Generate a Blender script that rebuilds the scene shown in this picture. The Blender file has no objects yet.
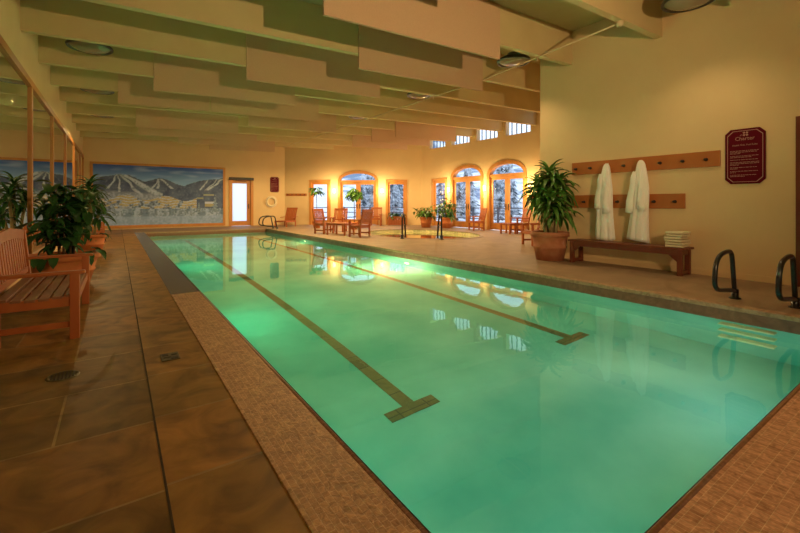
import bpy, bmesh, math, random
from mathutils import Vector, Matrix, Euler, noise
random.seed(7)
PI = math.pi
scene = bpy.context.scene
COL = scene.collection

# ------------------------------------------------------------------ materials
def _nodes(name):
    m = bpy.data.materials.new(name); m.use_nodes = True
    nt = m.node_tree
    return m, nt, nt.nodes, nt.links, nt.nodes['Principled BSDF']

def _pos(nt, scale=(1, 1, 1), rot=(0, 0, 0), loc=(0, 0, 0), obj=False):
    if obj:
        g = nt.nodes.new('ShaderNodeTexCoord'); out = g.outputs['Object']
    else:
        g = nt.nodes.new('ShaderNodeNewGeometry'); out = g.outputs['Position']
    mp = nt.nodes.new('ShaderNodeMapping')
    mp.inputs['Scale'].default_value = scale
    mp.inputs['Rotation'].default_value = rot
    mp.inputs['Location'].default_value = loc
    nt.links.new(out, mp.inputs['Vector'])
    return mp.outputs['Vector']

def ramp(nt, fac, stops):
    r = nt.nodes.new('ShaderNodeValToRGB')
    e = r.color_ramp.elements
    while len(e) < len(stops): e.new(0.5)
    for i, (p, c) in enumerate(stops):
        e[i].position = p; e[i].color = (*c, 1)
    nt.links.new(fac, r.inputs['Fac'])
    return r.outputs['Color']

def mat_noise(name, c1, c2, scale=4, rough=0.6, stretch=(1, 1, 1), bump=0.0, bscale=None, detail=4, obj=True, metallic=0, spec=0.5, lo=0.3, hi=0.7):
    m, nt, N, L, b = _nodes(name)
    v = _pos(nt, stretch, obj=obj)
    n = N.new('ShaderNodeTexNoise'); n.inputs['Scale'].default_value = scale; n.inputs['Detail'].default_value = detail
    L.new(v, n.inputs['Vector'])
    L.new(ramp(nt, n.outputs['Fac'], [(lo, c1), (hi, c2)]), b.inputs['Base Color'])
    b.inputs['Roughness'].default_value = rough
    b.inputs['Metallic'].default_value = metallic
    b.inputs['Specular IOR Level'].default_value = spec
    if bump:
        n2 = N.new('ShaderNodeTexNoise'); n2.inputs['Scale'].default_value = bscale or scale * 4; n2.inputs['Detail'].default_value = 6
        L.new(v, n2.inputs['Vector'])
        bp = N.new('ShaderNodeBump'); bp.inputs['Strength'].default_value = bump; bp.inputs['Distance'].default_value = 0.02
        L.new(n2.outputs['Fac'], bp.inputs['Height']); L.new(bp.outputs['Normal'], b.inputs['Normal'])
    return m

def mat_brick(name, c1, c2, mortar, bw, bh, ms, rough=0.5, rot=0, loc=(0, 0, 0), offset=0.5, nscale=3, namt=0.5, bump=0.15, spec=0.5, vertical=None, dark=(0.4, 0.4, 0.4), fine=None):
    """brick pattern on world x/y (or on one of the wall planes)"""
    m, nt, N, L, b = _nodes(name)
    if vertical == 'x':      # wall facing along X: use y, z
        v0 = _pos(nt, loc=loc)
        sp = N.new('ShaderNodeSeparateXYZ'); L.new(v0, sp.inputs[0])
        cb = N.new('ShaderNodeCombineXYZ'); L.new(sp.outputs['Y'], cb.inputs['X']); L.new(sp.outputs['Z'], cb.inputs['Y'])
        v = cb.outputs[0]
    elif vertical == 'y':
        v0 = _pos(nt, loc=loc)
        sp = N.new('ShaderNodeSeparateXYZ'); L.new(v0, sp.inputs[0])
        cb = N.new('ShaderNodeCombineXYZ'); L.new(sp.outputs['X'], cb.inputs['X']); L.new(sp.outputs['Z'], cb.inputs['Y'])
        v = cb.outputs[0]
    else:
        v = _pos(nt, rot=(0, 0, rot), loc=loc)
    br = N.new('ShaderNodeTexBrick')
    br.inputs['Scale'].default_value = 1.0
    br.inputs['Brick Width'].default_value = bw; br.inputs['Row Height'].default_value = bh
    br.inputs['Mortar Size'].default_value = ms; br.inputs['Mortar Smooth'].default_value = 0.2
    br.inputs['Color1'].default_value = (*c1, 1); br.inputs['Color2'].default_value = (*c2, 1); br.inputs['Mortar'].default_value = (*mortar, 1)
    br.offset = offset
    L.new(v, br.inputs['Vector'])
    n = N.new('ShaderNodeTexNoise'); n.inputs['Scale'].default_value = nscale; n.inputs['Detail'].default_value = 6; n.inputs['Distortion'].default_value = 1.5
    L.new(v, n.inputs['Vector'])
    mx = N.new('ShaderNodeMix'); mx.data_type = 'RGBA'; mx.blend_type = 'MULTIPLY'; mx.inputs['Factor'].default_value = namt
    L.new(br.outputs['Color'], mx.inputs['A'])
    L.new(ramp(nt, n.outputs['Fac'], [(0.3, dark), (0.68, (1.25, 1.25, 1.25))]), mx.inputs['B'])
    L.new(mx.outputs['Result'], b.inputs['Base Color'])
    b.inputs['Roughness'].default_value = rough
    b.inputs['Specular IOR Level'].default_value = spec
    bp = N.new('ShaderNodeBump'); bp.inputs['Strength'].default_value = bump; bp.inputs['Distance'].default_value = 0.01
    ad = N.new('ShaderNodeMath'); ad.operation = 'SUBTRACT'
    L.new(n.outputs['Fac'], ad.inputs[0]); L.new(br.outputs['Fac'], ad.inputs[1])
    L.new(ad.outputs[0], bp.inputs['Height']); L.new(bp.outputs['Normal'], b.inputs['Normal'])
    return m

def mat_emit(name, c, s):
    m, nt, N, L, b = _nodes(name)
    b.inputs['Base Color'].default_value = (*c, 1)
    b.inputs['Emission Color'].default_value = (*c, 1); b.inputs['Emission Strength'].default_value = s
    return m

M = {}
M['wall'] = mat_noise('cream_plaster', (0.71, 0.515, 0.285), (0.76, 0.56, 0.315), 1.2, 0.75, bump=0.06, bscale=40, obj=False, spec=0.2)
M['beam'] = mat_noise('cream_paint', (0.60, 0.47, 0.25), (0.65, 0.515, 0.28), 1.5, 0.75, obj=False, spec=0.2)
M['deck_ceiling'] = mat_noise('ceiling_paint', (0.52, 0.41, 0.20), (0.57, 0.45, 0.23), 2, 0.8, obj=False, spec=0.1)
M['baffle'] = mat_noise('acoustic_fabric', (0.62, 0.41, 0.27), (0.66, 0.445, 0.29), 60, 0.95, obj=True, spec=0.05)
M['trimwood'] = mat_noise('honey_wood', (0.50, 0.20, 0.045), (0.62, 0.27, 0.07), 3, 0.45, (1, 1, 0.15), bump=0.03)
M['mullion'] = mat_noise('mirror_frame_wood', (0.34, 0.125, 0.022), (0.42, 0.165, 0.032), 3, 0.4, (1, 1, 0.15))
M['rackwood'] = mat_noise('cherry_wood', (0.40, 0.125, 0.028), (0.48, 0.155, 0.036), 3, 0.45, (1, 0.2, 1))
M['chair'] = mat_noise('oiled_teak', (0.36, 0.09, 0.024), (0.46, 0.135, 0.036), 5, 0.45, (1, 1, 0.3))
M['chair_seat'] = mat_noise('weathered_slat', (0.20, 0.085, 0.04), (0.30, 0.13, 0.065), 5, 0.5, (1, 1, 0.3))
M['bench'] = mat_noise('mahogany_wood', (0.13, 0.026, 0.010), (0.18, 0.04, 0.015), 4, 0.35, (1, 0.2, 1))
M['terra'] = mat_noise('terracotta', (0.52, 0.15, 0.045), (0.62, 0.21, 0.07), 5, 0.8, bump=0.1, bscale=20)
M['terra_old'] = mat_noise('aged_terracotta', (0.34, 0.115, 0.05), (0.50, 0.21, 0.11), 5, 0.85, bump=0.2, bscale=18)
M['soil'] = mat_noise('soil', (0.03, 0.018, 0.01), (0.06, 0.04, 0.02), 20, 0.95)
M['leaf'] = mat_noise('green_leaf', (0.05, 0.15, 0.018), (0.12, 0.29, 0.045), 4, 0.4)
M['leaf_dark'] = mat_noise('dark_leaf', (0.018, 0.07, 0.014), (0.04, 0.13, 0.03), 4, 0.4)
M['leaf_bright'] = mat_noise('bright_leaf', (0.06, 0.17, 0.02), (0.13, 0.27, 0.045), 4, 0.4)
M['cane'] = mat_noise('cane_bark', (0.36, 0.27, 0.12), (0.50, 0.40, 0.2), 10, 0.7, (1, 1, 0.3))
M['bark'] = mat_noise('bark', (0.12, 0.07, 0.03), (0.2, 0.12, 0.06), 10, 0.9)
M['black'] = mat_noise('black_metal', (0.008, 0.008, 0.008), (0.014, 0.013, 0.012), 5, 0.28)
M['iron'] = mat_noise('dark_iron', (0.02, 0.017, 0.014), (0.04, 0.03, 0.025), 8, 0.5)
M['steel'] = mat_noise('brushed_steel', (0.5, 0.5, 0.5), (0.6, 0.6, 0.58), 10, 0.3, metallic=1)
M['drain'] = mat_noise('drain_brass', (0.10, 0.09, 0.05), (0.16, 0.14, 0.08), 20, 0.45, metallic=0.5)
M['robe'] = mat_noise('terry_cloth', (0.86, 0.84, 0.79), (0.90, 0.88, 0.84), 80, 0.95, bump=0.2, bscale=150, spec=0.05)
M['towel'] = mat_noise('towel_cloth', (0.74, 0.66, 0.46), (0.80, 0.72, 0.52), 80, 0.95, bump=0.2, bscale=120, spec=0.05)
M['maroon'] = mat_noise('maroon_sign', (0.10, 0.002, 0.012), (0.115, 0.003, 0.014), 3, 0.6, spec=0.1)
M['maroon_rim'] = mat_noise('maroon_sign_edge', (0.06, 0.003, 0.005), (0.07, 0.004, 0.006), 3, 0.4)
M['signline'] = mat_noise('sign_lettering', (0.42, 0.22, 0.18), (0.46, 0.25, 0.2), 3, 0.5)
M['ivory'] = mat_noise('ivory_ring', (0.74, 0.66, 0.46), (0.8, 0.72, 0.52), 3, 0.5)
M['tread'] = mat_noise('ladder_tread', (0.85, 0.88, 0.5), (0.9, 0.92, 0.55), 3, 0.5)
M['lampmetal'] = mat_noise('lamp_metal', (0.025, 0.02, 0.014), (0.04, 0.033, 0.022), 5, 0.4)
M['lens'] = mat_noise('lamp_lens', (0.22, 0.17, 0.11), (0.27, 0.21, 0.14), 3, 0.12, spec=0.7)
M['conduit'] = mat_noise('painted_conduit', (0.62, 0.5, 0.3), (0.66, 0.54, 0.34), 3, 0.5)
M['red'] = mat_noise('red_plastic', (0.28, 0.01, 0.01), (0.32, 0.015, 0.012), 3, 0.4)
M['paper'] = mat_noise('white_paper', (0.72, 0.68, 0.55), (0.76, 0.72, 0.6), 3, 0.8)
M['snow'] = mat_noise('snow', (0.78, 0.83, 0.92), (0.86, 0.9, 0.96), 0.8, 0.9, obj=False, spec=0.1)
M['conifer'] = mat_noise('snowy_needles', (0.05, 0.075, 0.10), (0.70, 0.76, 0.84), 2.6, 0.9, obj=False, lo=0.36, hi=0.60)
M['forest_hill'] = mat_noise('snowy_forest_hill', (0.20, 0.27, 0.38), (0.80, 0.86, 0.94), 0.35, 0.9, obj=False, spec=0.1, detail=8, lo=0.42, hi=0.58)
M['rail_out'] = mat_noise('dark_railing', (0.06, 0.065, 0.09), (0.1, 0.11, 0.14), 3, 0.6)
M['mirror'] = _nodes('mirror_glass')[0]
b = M['mirror'].node_tree.nodes['Principled BSDF']; b.inputs['Metallic'].default_value = 1; b.inputs['Roughness'].default_value = 0.01; b.inputs['Base Color'].default_value = (0.80, 0.84, 0.80, 1)

M['slate'] = mat_brick('slate_slabs', (0.36, 0.17, 0.042), (0.19, 0.11, 0.032), (0.36, 0.23, 0.095), 0.86, 0.66, 0.007, 0.45, loc=(-0.17, 0.02, 0), nscale=3.4, namt=0.85, bump=0.3, spec=0.25)
M['slate_edge'] = mat_brick('slate_border', (0.38, 0.185, 0.048), (0.27, 0.15, 0.04), (0.34, 0.21, 0.085), 40.0, 0.665, 0.009, 0.45, loc=(0, 0, 0), offset=0, nscale=3.4, namt=0.85, bump=0.3, spec=0.25)
M['deck'] = mat_brick('brown_deck', (0.30, 0.20, 0.12), (0.33, 0.225, 0.14), (0.27, 0.18, 0.11), 2.4, 2.4, 0.006, 0.6, nscale=1.2, namt=0.35, bump=0.1)
M['coping'] = mat_brick('coping_mosaic', (0.52, 0.29, 0.14), (0.36, 0.18, 0.08), (0.60, 0.40, 0.24), 0.034, 0.030, 0.0016, 0.6, rot=PI / 2, nscale=26, namt=0.85, bump=0.4, dark=(0.55, 0.5, 0.45))
M['coping_near'] = mat_brick('coping_mosaic_near', (0.62, 0.34, 0.215), (0.45, 0.22, 0.13), (0.68, 0.47, 0.31), 0.024, 0.048, 0.0014, 0.6, loc=(0, 0.012, 0), nscale=26, namt=0.8, bump=0.4, dark=(0.55, 0.5, 0.45))  # pinker and lighter than the side coping: lamp light painted into the tile
M['coping_slate'] = mat_brick('wet_slate_coping', (0.115, 0.10, 0.085), (0.15, 0.125, 0.095), (0.18, 0.14, 0.1), 6.0, 1.3, 0.006, 0.22, offset=0, nscale=2, namt=0.6)
M['bullnose'] = mat_brick('bullnose_tile', (0.27, 0.12, 0.055), (0.20, 0.085, 0.038), (0.34, 0.2, 0.11), 0.03, 3.0, 0.002, 0.55, rot=PI / 2, nscale=30, namt=0.6)
M['coping_stone'] = mat_noise('pale_coping_stone', (0.26, 0.16, 0.09), (0.46, 0.31, 0.19), 22, 0.7, bump=0.3, bscale=50, obj=False)
M['wline'] = mat_brick('waterline_tile', (0.26, 0.13, 0.075), (0.21, 0.10, 0.058), (0.22, 0.12, 0.07), 0.15, 0.15, 0.004, 0.35, vertical='x', loc=(0, 0, 0), nscale=8)
M['liner'] = mat_noise('pool_plaster', (0.10, 0.53, 0.43), (0.34, 0.80, 0.66), 0.8, 0.8, obj=False, detail=10)  # broad mottle paints the water's cloudy caustic light into the plaster
M['lane'] = mat_brick('lane_tile', (0.27, 0.20, 0.075), (0.20, 0.16, 0.06), (0.09, 0.08, 0.045), 0.30, 0.30, 0.006, 0.6, loc=(-2.085 - 0.0, 0, 0), offset=0, nscale=6, namt=0.3)
M['spatile'] = mat_brick('spa_mosaic', (0.72, 0.66, 0.36), (0.45, 0.46, 0.24), (0.6, 0.55, 0.35), 0.12, 0.12, 0.006, 0.3, vertical='x', nscale=8)

def water(name, tint, bump):
    m, nt, N, L, b = _nodes(name)
    N.remove(b)
    g = N.new('ShaderNodeBsdfGlass'); g.inputs['IOR'].default_value = 1.33; g.inputs['Roughness'].default_value = 0.0
    g.inputs['Color'].default_value = (*tint, 1)
    v = _pos(nt, (0.7, 1.6, 1))
    n = N.new('ShaderNodeTexNoise'); n.inputs['Scale'].default_value = 2.2; n.inputs['Detail'].default_value = 3
    L.new(v, n.inputs['Vector'])
    bp = N.new('ShaderNodeBump'); bp.inputs['Strength'].default_value = bump; bp.inputs['Distance'].default_value = 0.03
    L.new(n.outputs['Fac'], bp.inputs['Height']); L.new(bp.outputs['Normal'], g.inputs['Normal'])
    L.new(g.outputs[0], N['Material Output'].inputs['Surface'])
    return m
M['water'] = water('pool_water_surface', (0.93, 1.0, 0.97), 0.035)
M['spawater'] = water('spa_water_surface', (1.0, 0.98, 0.85), 0.05)

m, nt, N, L, b = _nodes('window_glass'); N.remove(b)
tr = N.new('ShaderNodeBsdfTransparent'); gl = N.new('ShaderNodeBsdfGlossy'); gl.inputs['Roughness'].default_value = 0.02
mx = N.new('ShaderNodeMixShader'); mx.inputs[0].default_value = 0.05; L.new(tr.outputs[0], mx.inputs[1]); L.new(gl.outputs[0], mx.inputs[2])
L.new(mx.outputs[0], N['Material Output'].inputs['Surface']); M['glass'] = m
m, nt, N, L, b = _nodes('frosted_glass'); N.remove(b)
tl = N.new('ShaderNodeBsdfTranslucent'); tl.inputs['Color'].default_value = (0.97, 0.98, 1, 1)
gl = N.new('ShaderNodeBsdfGlossy'); gl.inputs['Roughness'].default_value = 0.25
mx = N.new('ShaderNodeMixShader'); mx.inputs[0].default_value = 0.04; L.new(tl.outputs[0], mx.inputs[1]); L.new(gl.outputs[0], mx.inputs[2])
L.new(mx.outputs[0], N['Material Output'].inputs['Surface']); M['frost'] = m
M['sconce_glow'] = mat_emit('sconce_shade_glow', (1.0, 0.66, 0.27), 5.0)
M['poollamp'] = mat_emit('pool_lamp_lens', (1.0, 0.93, 0.5), 6.0)

m, nt, N, L, b = _nodes('mural_paint')
at = N.new('ShaderNodeAttribute'); at.attribute_name = 'paint'; L.new(at.outputs['Color'], b.inputs['Base Color'])
b.inputs['Roughness'].default_value = 0.6; M['mural'] = m

# ------------------------------------------------------------------ mesh helpers
class MB:
    def __init__(s): s.bm = bmesh.new()
    def box(s, c, d, rot=None, bev=0.0, mi=0):
        c = Vector(c)
        hx, hy, hz = d[0] / 2, d[1] / 2, d[2] / 2
        R = Matrix.Identity(3)
        if rot is not None:
            R = Euler(rot).to_matrix() if not isinstance(rot, Matrix) else rot
        vs = [s.bm.verts.new(c + R @ Vector((x * hx, y * hy, z * hz))) for x in (-1, 1) for y in (-1, 1) for z in (-1, 1)]
        fs = [(0, 1, 3, 2), (4, 6, 7, 5), (0, 4, 5, 1), (2, 3, 7, 6), (0, 2, 6, 4), (1, 5, 7, 3)]
        fl = [s.bm.faces.new([vs[i] for i in f]) for f in fs]
        for f in fl: f.material_index = mi
        if bev:
            es = list({e for f in fl for e in f.edges})
            bmesh.ops.bevel(s.bm, geom=es, offset=bev, segments=2, profile=0.5, affect='EDGES')
        return s
    def bar(s, a, b_, w, t, up=(0, 0, 1), bev=0.0):
        """box from a to b, w wide across, t thick along 'up'"""
        a, b_ = Vector(a), Vector(b_); d = (b_ - a); ln = d.length; d.normalize()
        up = Vector(up)
        if abs(d.dot(up)) > 0.95: up = Vector((0, 1, 0))
        sd = d.cross(up).normalized(); u2 = sd.cross(d)
        R = Matrix((d, sd, u2)).transposed()
        return s.box((a + b_) / 2, (ln, w, t), R, bev)
    def tube(s, pts, r, n=10, closed=False, cap=True):
        pts = [Vector(p) for p in pts]
        k = len(pts); rings = []
        rr = r if isinstance(r, (list, tuple)) else [r] * k
        prev = None
        for i, p in enumerate(pts):
            if closed: t = pts[(i + 1) % k] - pts[i - 1]
            else: t = pts[min(i + 1, k - 1)] - pts[max(i - 1, 0)]
            t.normalize()
            if prev is None:
                a = Vector((0, 0, 1)) if abs(t.z) < 0.9 else Vector((1, 0, 0))
                nx = t.cross(a).normalized()
            else:
                nx = (prev - t * prev.dot(t)).normalized()
            prev = nx
            ny = t.cross(nx)
            rings.append([s.bm.verts.new(p + nx * math.cos(2 * PI * j / n) * rr[i] + ny * math.sin(2 * PI * j / n) * rr[i]) for j in range(n)])
        for i in range(k if closed else k - 1):
            A, B = rings[i], rings[(i + 1) % k]
            for j in range(n):
                f = s.bm.faces.new((A[j], A[(j + 1) % n], B[(j + 1) % n], B[j])); f.smooth = True
        if cap and not closed:
            s.bm.faces.new(list(reversed(rings[0]))); s.bm.faces.new(rings[-1])
        return s
    def lathe(s, prof, n=32, c=(0, 0, 0), smooth=True, sq=None):
        c = Vector(c); rings = []
        for r, z in prof:
            if r < 1e-5: rings.append([s.bm.verts.new(c + Vector((0, 0, z)))])
            else: rings.append([s.bm.verts.new(c + Vector((r * math.cos(2 * PI * j / n), r * math.sin(2 * PI * j / n), z))) for j in range(n)])
        for A, B in zip(rings, rings[1:]):
            for j in range(n):
                a, a2, b_, b2 = A[j % len(A)], A[(j + 1) % len(A)], B[j % len(B)], B[(j + 1) % len(B)]
                vs = []
                for v in (a, a2, b2, b_):
                    if v not in vs: vs.append(v)
                if len(vs) > 2:
                    f = s.bm.faces.new(vs); f.smooth = smooth
        return s
    def prism(s, poly, y0, y1, hole=None):
        """poly of (u,z) extruded along local y; optional single-ring frame when hole (same count) is given"""
        if hole is None:
            A = [s.bm.verts.new((u, y0, z)) for u, z in poly]; B = [s.bm.verts.new((u, y1, z)) for u, z in poly]
            s.bm.faces.new(A); s.bm.faces.new(list(reversed(B)))
            k = len(poly)
            for i in range(k): s.bm.faces.new((A[i], B[i], B[(i + 1) % k], A[(i + 1) % k]))
        else:
            k = len(poly)
            A = [s.bm.verts.new((u, y0, z)) for u, z in poly]; B = [s.bm.verts.new((u, y1, z)) for u, z in poly]
            C = [s.bm.verts.new((u, y0, z)) for u, z in hole]; D = [s.bm.verts.new((u, y1, z)) for u, z in hole]
            for i in range(k):
                j = (i + 1) % k
                s.bm.faces.new((A[i], A[j], C[j], C[i])); s.bm.faces.new((B[j], B[i], D[i], D[j]))
                s.bm.faces.new((A[j], A[i], B[i], B[j])); s.bm.faces.new((C[i], C[j], D[j], D[i]))
        return s
    def quad(s, pts, mi=0):
        f = s.bm.faces.new([s.bm.verts.new(p) for p in pts]); f.material_index = mi; return s
    def leaf(s, base, az, el, ln, w, droop, segs=5, fold=0.25):
        p = Vector(base); d = Vector((math.cos(az) * math.cos(el), math.sin(az) * math.cos(el), math.sin(el)))
        side = Vector((-math.sin(az), math.cos(az), 0)); rings = []
        st = ln / segs
        for i in range(segs + 1):
            t = i / segs
            ww = w * (math.sin(PI * min(1, 0.12 + t * 0.88)) ** 0.7) * (1 if t < 0.98 else 0.05) + 0.002
            up = side.cross(d).normalized()
            if up.z < 0: up = -up
            rings.append([s.bm.verts.new(p - side * ww / 2 + up * ww * fold), s.bm.verts.new(p), s.bm.verts.new(p + side * ww / 2 + up * ww * fold)])
            d = (d + Vector((0, 0, -droop / segs))).normalized()
            p = p + d * st
        for A, B in zip(rings, rings[1:]):
            for j in (0, 1):
                f = s.bm.faces.new((A[j], A[j + 1], B[j + 1], B[j])); f.smooth = True
        return s
    def build(s, name, mats, parent=None, matrix=None, loc=None):
        me = bpy.data.meshes.new(name)
        bmesh.ops.recalc_face_normals(s.bm, faces=s.bm.faces)
        s.bm.to_mesh(me); s.bm.free()
        for m in (mats if isinstance(mats, (list, tuple)) else [mats]): me.materials.append(m)
        o = bpy.data.objects.new(name, me); COL.objects.link(o)
        if parent: o.parent = parent
        if matrix is not None: o.matrix_local = matrix
        if loc is not None: o.location = loc
        return o

def tag(o, label=None, cat=None, group=None, kind=None):
    if label: o['label'] = label
    if cat: o['category'] = cat
    if group: o['group'] = group
    if kind: o['kind'] = kind
    return o
def struct(o): o['kind'] = 'structure'; return o
def empty(name, loc=(0, 0, 0), rz=0, matrix=None):
    o = bpy.data.objects.new(name, None); COL.objects.link(o)
    o.empty_display_size = 0.2
    if matrix is not None: o.matrix_world = matrix
    else: o.location = loc; o.rotation_euler = (0, 0, rz)
    return o
def children(o): return [c for c in bpy.data.objects if c.parent == o]
def copy_tree(o, loc, rz, label, group=None):
    c = o.copy(); COL.objects.link(c); c.location = loc; c.rotation_euler = (0, 0, rz)
    if label: c['label'] = label
    if group: c['group'] = group
    for ch in children(o):
        d = ch.copy(); COL.objects.link(d); d.parent = c
        for g in children(ch):
            e = g.copy(); COL.objects.link(e); e.parent = d
    return c
def frame(origin, U):
    """wall frame: x along the wall (left to right seen from inside), y out of the room, z up"""
    U = Vector((U[0], U[1], 0)).normalized(); out = Vector((-U.y, U.x, 0)); Z = Vector((0, 0, 1))
    mt = Matrix((U, out, Z)).transposed().to_4x4(); mt.translation = Vector(origin); return mt
def text_into(mb, body, size, cx, z, y, sx=1.0, align='CENTER', extr=0.001):
    cu = bpy.data.curves.new('lettering', 'FONT'); cu.body = body; cu.size = size; cu.align_x = align; cu.extrude = extr; cu.resolution_u = 2
    to = bpy.data.objects.new('lettering', cu); COL.objects.link(to)
    me = bpy.data.meshes.new_from_object(to.evaluated_get(bpy.context.evaluated_depsgraph_get()))
    bpy.data.objects.remove(to); bpy.data.curves.remove(cu)
    base = len(mb.bm.verts)
    vs = [mb.bm.verts.new((v.co.x * sx + cx, y - v.co.z, z + v.co.y)) for v in me.vertices]
    for p in me.polygons:
        try: mb.bm.faces.new([vs[i] for i in p.vertices])
        except ValueError: pass
    bpy.data.meshes.remove(me)

# ------------------------------------------------------------------ room constants
XL, XR, XF = -1.25, 8.1, 14.0          # left wall, near right wall, far right wall
YB, YRET, YFAR = -5.0, 5.93, 22.8
CA, CB = (7.84, 22.8), (14.0, 18.05)   # the angled wall
def zb(x): return 3.93 + 0.03 * (x - XL)       # underside of the beams
def zd(x): return zb(x) + 0.72                  # roof deck
PX0, PX1, PY0, PY1 = 0.94, 5.85, 0.71, 19.6     # pool
ZW, ZF = -0.16, -1.31                            # water level, pool bottom
SPC, SPR = (9.95, 12.9), (2.0, 2.65)             # spa
def spa_pt(a, k=1.0): return (SPC[0] + SPR[0] * k * math.cos(a), SPC[1] + SPR[1] * k * math.sin(a))

# ------------------------------------------------------------------ floor
fb = MB()
def fq(x0, x1, y0, y1, mi): fb.quad([(x0, y0, 0), (x1, y0, 0), (x1, y1, 0), (x0, y1, 0)], mi)
CW = 0.36
fq(XL, 0.17, YB, YFAR, 0)
fq(0.17, PX0 - CW, YB, YFAR, 1)
fq(PX0 - CW, XR, YB, PY0 - CW, 0)
fq(PX0 - CW, PX1, PY1 + 0.3, YFAR, 2)
fq(PX1 + 0.14, XR, PY0 - CW, YRET, 2)
# right deck beyond, with the spa cut out
NS = 48
ring = [spa_pt(2 * PI * i / NS, 1.06) for i in range(NS)]
rx0, rx1, ry0, ry1 = PX1 + 0.14, XF, YRET, YFAR
def to_rect(p):
    dx, dy = p[0] - SPC[0], p[1] - SPC[1]
    t = 1e9
    for d, lo, hi, c in ((dx, rx0, rx1, SPC[0]), (dy, ry0, ry1, SPC[1])):
        if d > 1e-9: t = min(t, (hi - c) / d)
        elif d < -1e-9: t = min(t, (lo - c) / d)
    return (SPC[0] + dx * t, SPC[1] + dy * t)
cor = [(rx0, ry0), (rx1, ry0), (rx1, ry1), (rx0, ry1)]
for i in range(NS):
    a, b2 = ring[i], ring[(i + 1) % NS]; A, B = to_rect(a), to_rect(b2)
    extra = []
    for c in cor:
        t0 = math.atan2(a[1] - SPC[1], a[0] - SPC[0]); t1 = math.atan2(b2[1] - SPC[1], b2[0] - SPC[0])
        if t1 < t0: t1 += 2 * PI
        tc = math.atan2(c[1] - SPC[1], c[0] - SPC[0])
        if tc < t0: tc += 2 * PI
        if t0 + 1e-6 < tc < t1 - 1e-6 and abs(A[0] - B[0]) > 1e-6 and abs(A[1] - B[1]) > 1e-6: extra.append(c)
    fb.quad([(*p, 0) for p in [a, A] + extra + [B, b2]], 2)
fq(PX1, PX1 + 0.14, PY1 + 0.3, YFAR, 2)
struct(fb.build('floor', [M['slate'], M['slate_edge'], M['deck']]))
struct(MB().box((0.17, (YB + YFAR) / 2, 0.0005), (0.009, YFAR - YB - 0.2, 0.003)).build('floor_joint', M['soil']))

# coping round the pool
def cop(name, x0, x1, y0, y1, mat, z=0.006, h=0.12):
    mb = MB(); mb.box(((x0 + x1) / 2, (y0 + y1) / 2, z - h / 2), (x1 - x0, y1 - y0, h), bev=0.004)
    return struct(mb.build(name, mat))
cop('pool_coping', PX0 - CW, PX0 - 0.03, PY0 - 0.03, 6.1, M['coping'])
cop('pool_coping', PX0 - CW, PX0 - 0.03, 6.1, PY1 + 0.3, M['coping_slate'])
cop('pool_coping', PX0 - CW, PX1 + 0.14, PY0 - CW, PY0 - 0.03, M['coping_near'])
cop('pool_coping', PX0 - 0.03, PX1 + 0.14, PY1 - 0.015, PY1 + 0.3, M['coping_stone'], 0.008, 0.05)
cop('pool_coping', PX1 - 0.015, PX1 + 0.14, PY0 - 0.03, PY1, M['coping_stone'], 0.010, 0.05)
mb = MB(); mb.tube([(PX0 - 0.02, PY0 - 0.02, -0.010), (PX0 - 0.02, 6.1, -0.010)], 0.017, 10)
mb.tube([(PX0 - 0.02, PY0 - 0.018, -0.010), (PX1, PY0 - 0.018, -0.010)], 0.017, 10); struct(mb.build('coping_bullnose', M['bullnose']))
mb = MB(); mb.tube([(PX0 - 0.02, 6.1, -0.010), (PX0 - 0.02, PY1, -0.010)], 0.017, 10); struct(mb.build('coping_bullnose', M['coping_slate']))

# pool basin
mb = MB()
x0, x1, y0, y1 = PX0, PX1, PY0, PY1
mb.quad([(x0, y0, ZF), (x1, y0, ZF), (x1, y1, ZF), (x0, y1, ZF)], 0)
ZT = -0.20
for (a, b2) in (((x0, y0), (x1, y0)), ((x1, y0), (x1, y1)), ((x1, y1), (x0, y1)), ((x0, y1), (x0, y0))):
    mb.quad([(*a, ZF), (*b2, ZF), (*b2, ZT), (*a, ZT)], 0)
    mb.quad([(*a, ZT), (*b2, ZT), (*b2, 0.0), (*a, 0.0)], 1)
struct(mb.build('pool_basin', [M['liner'], M['wline']]))
mb = MB(); mb.quad([(x0, y0, ZW), (x1, y0, ZW), (x1, y1, ZW), (x0, y1, ZW)]); struct(mb.build('pool_water', M['water']))
# lane lines on the bottom (each a T)
for i, lx in enumerate((2.235, 4.78)):
    mb = MB()
    mb.box((lx, (3.08 + 18.0) / 2, ZF + 0.004), (0.135, 18.0 - 3.08, 0.008))
    mb.box((lx, 3.08 - 0.07, ZF + 0.0045), (0.54, 0.14, 0.009)); mb.box((lx, 18.07, ZF + 0.0045), (0.54, 0.14, 0.009))
    tag(mb.build('lane_marking', M['lane']), ['brown tiled lane line with crossbar on pool bottom, left of the two', 'brown tiled lane line with crossbar on pool bottom, right of the two near the robes'][i], 'lane line', 'lane lines on the pool bottom')
# recessed ladder treads
mt = M['tread']
for i, zz in enumerate((-0.30, -0.56, -0.82)):
    mb = MB(); mb.box((PX1 - 0.065, 1.53, zz), (0.13, 0.5, 0.05), bev=0.014)
    tag(mb.build('pool_step', mt), ['pale underwater ladder tread, topmost of three below the near grab rails', 'pale underwater ladder tread, middle of three below the near grab rails', 'pale underwater ladder tread, lowest of three below the near grab rails'][i], 'step', 'ladder treads in the pool wall')
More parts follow.
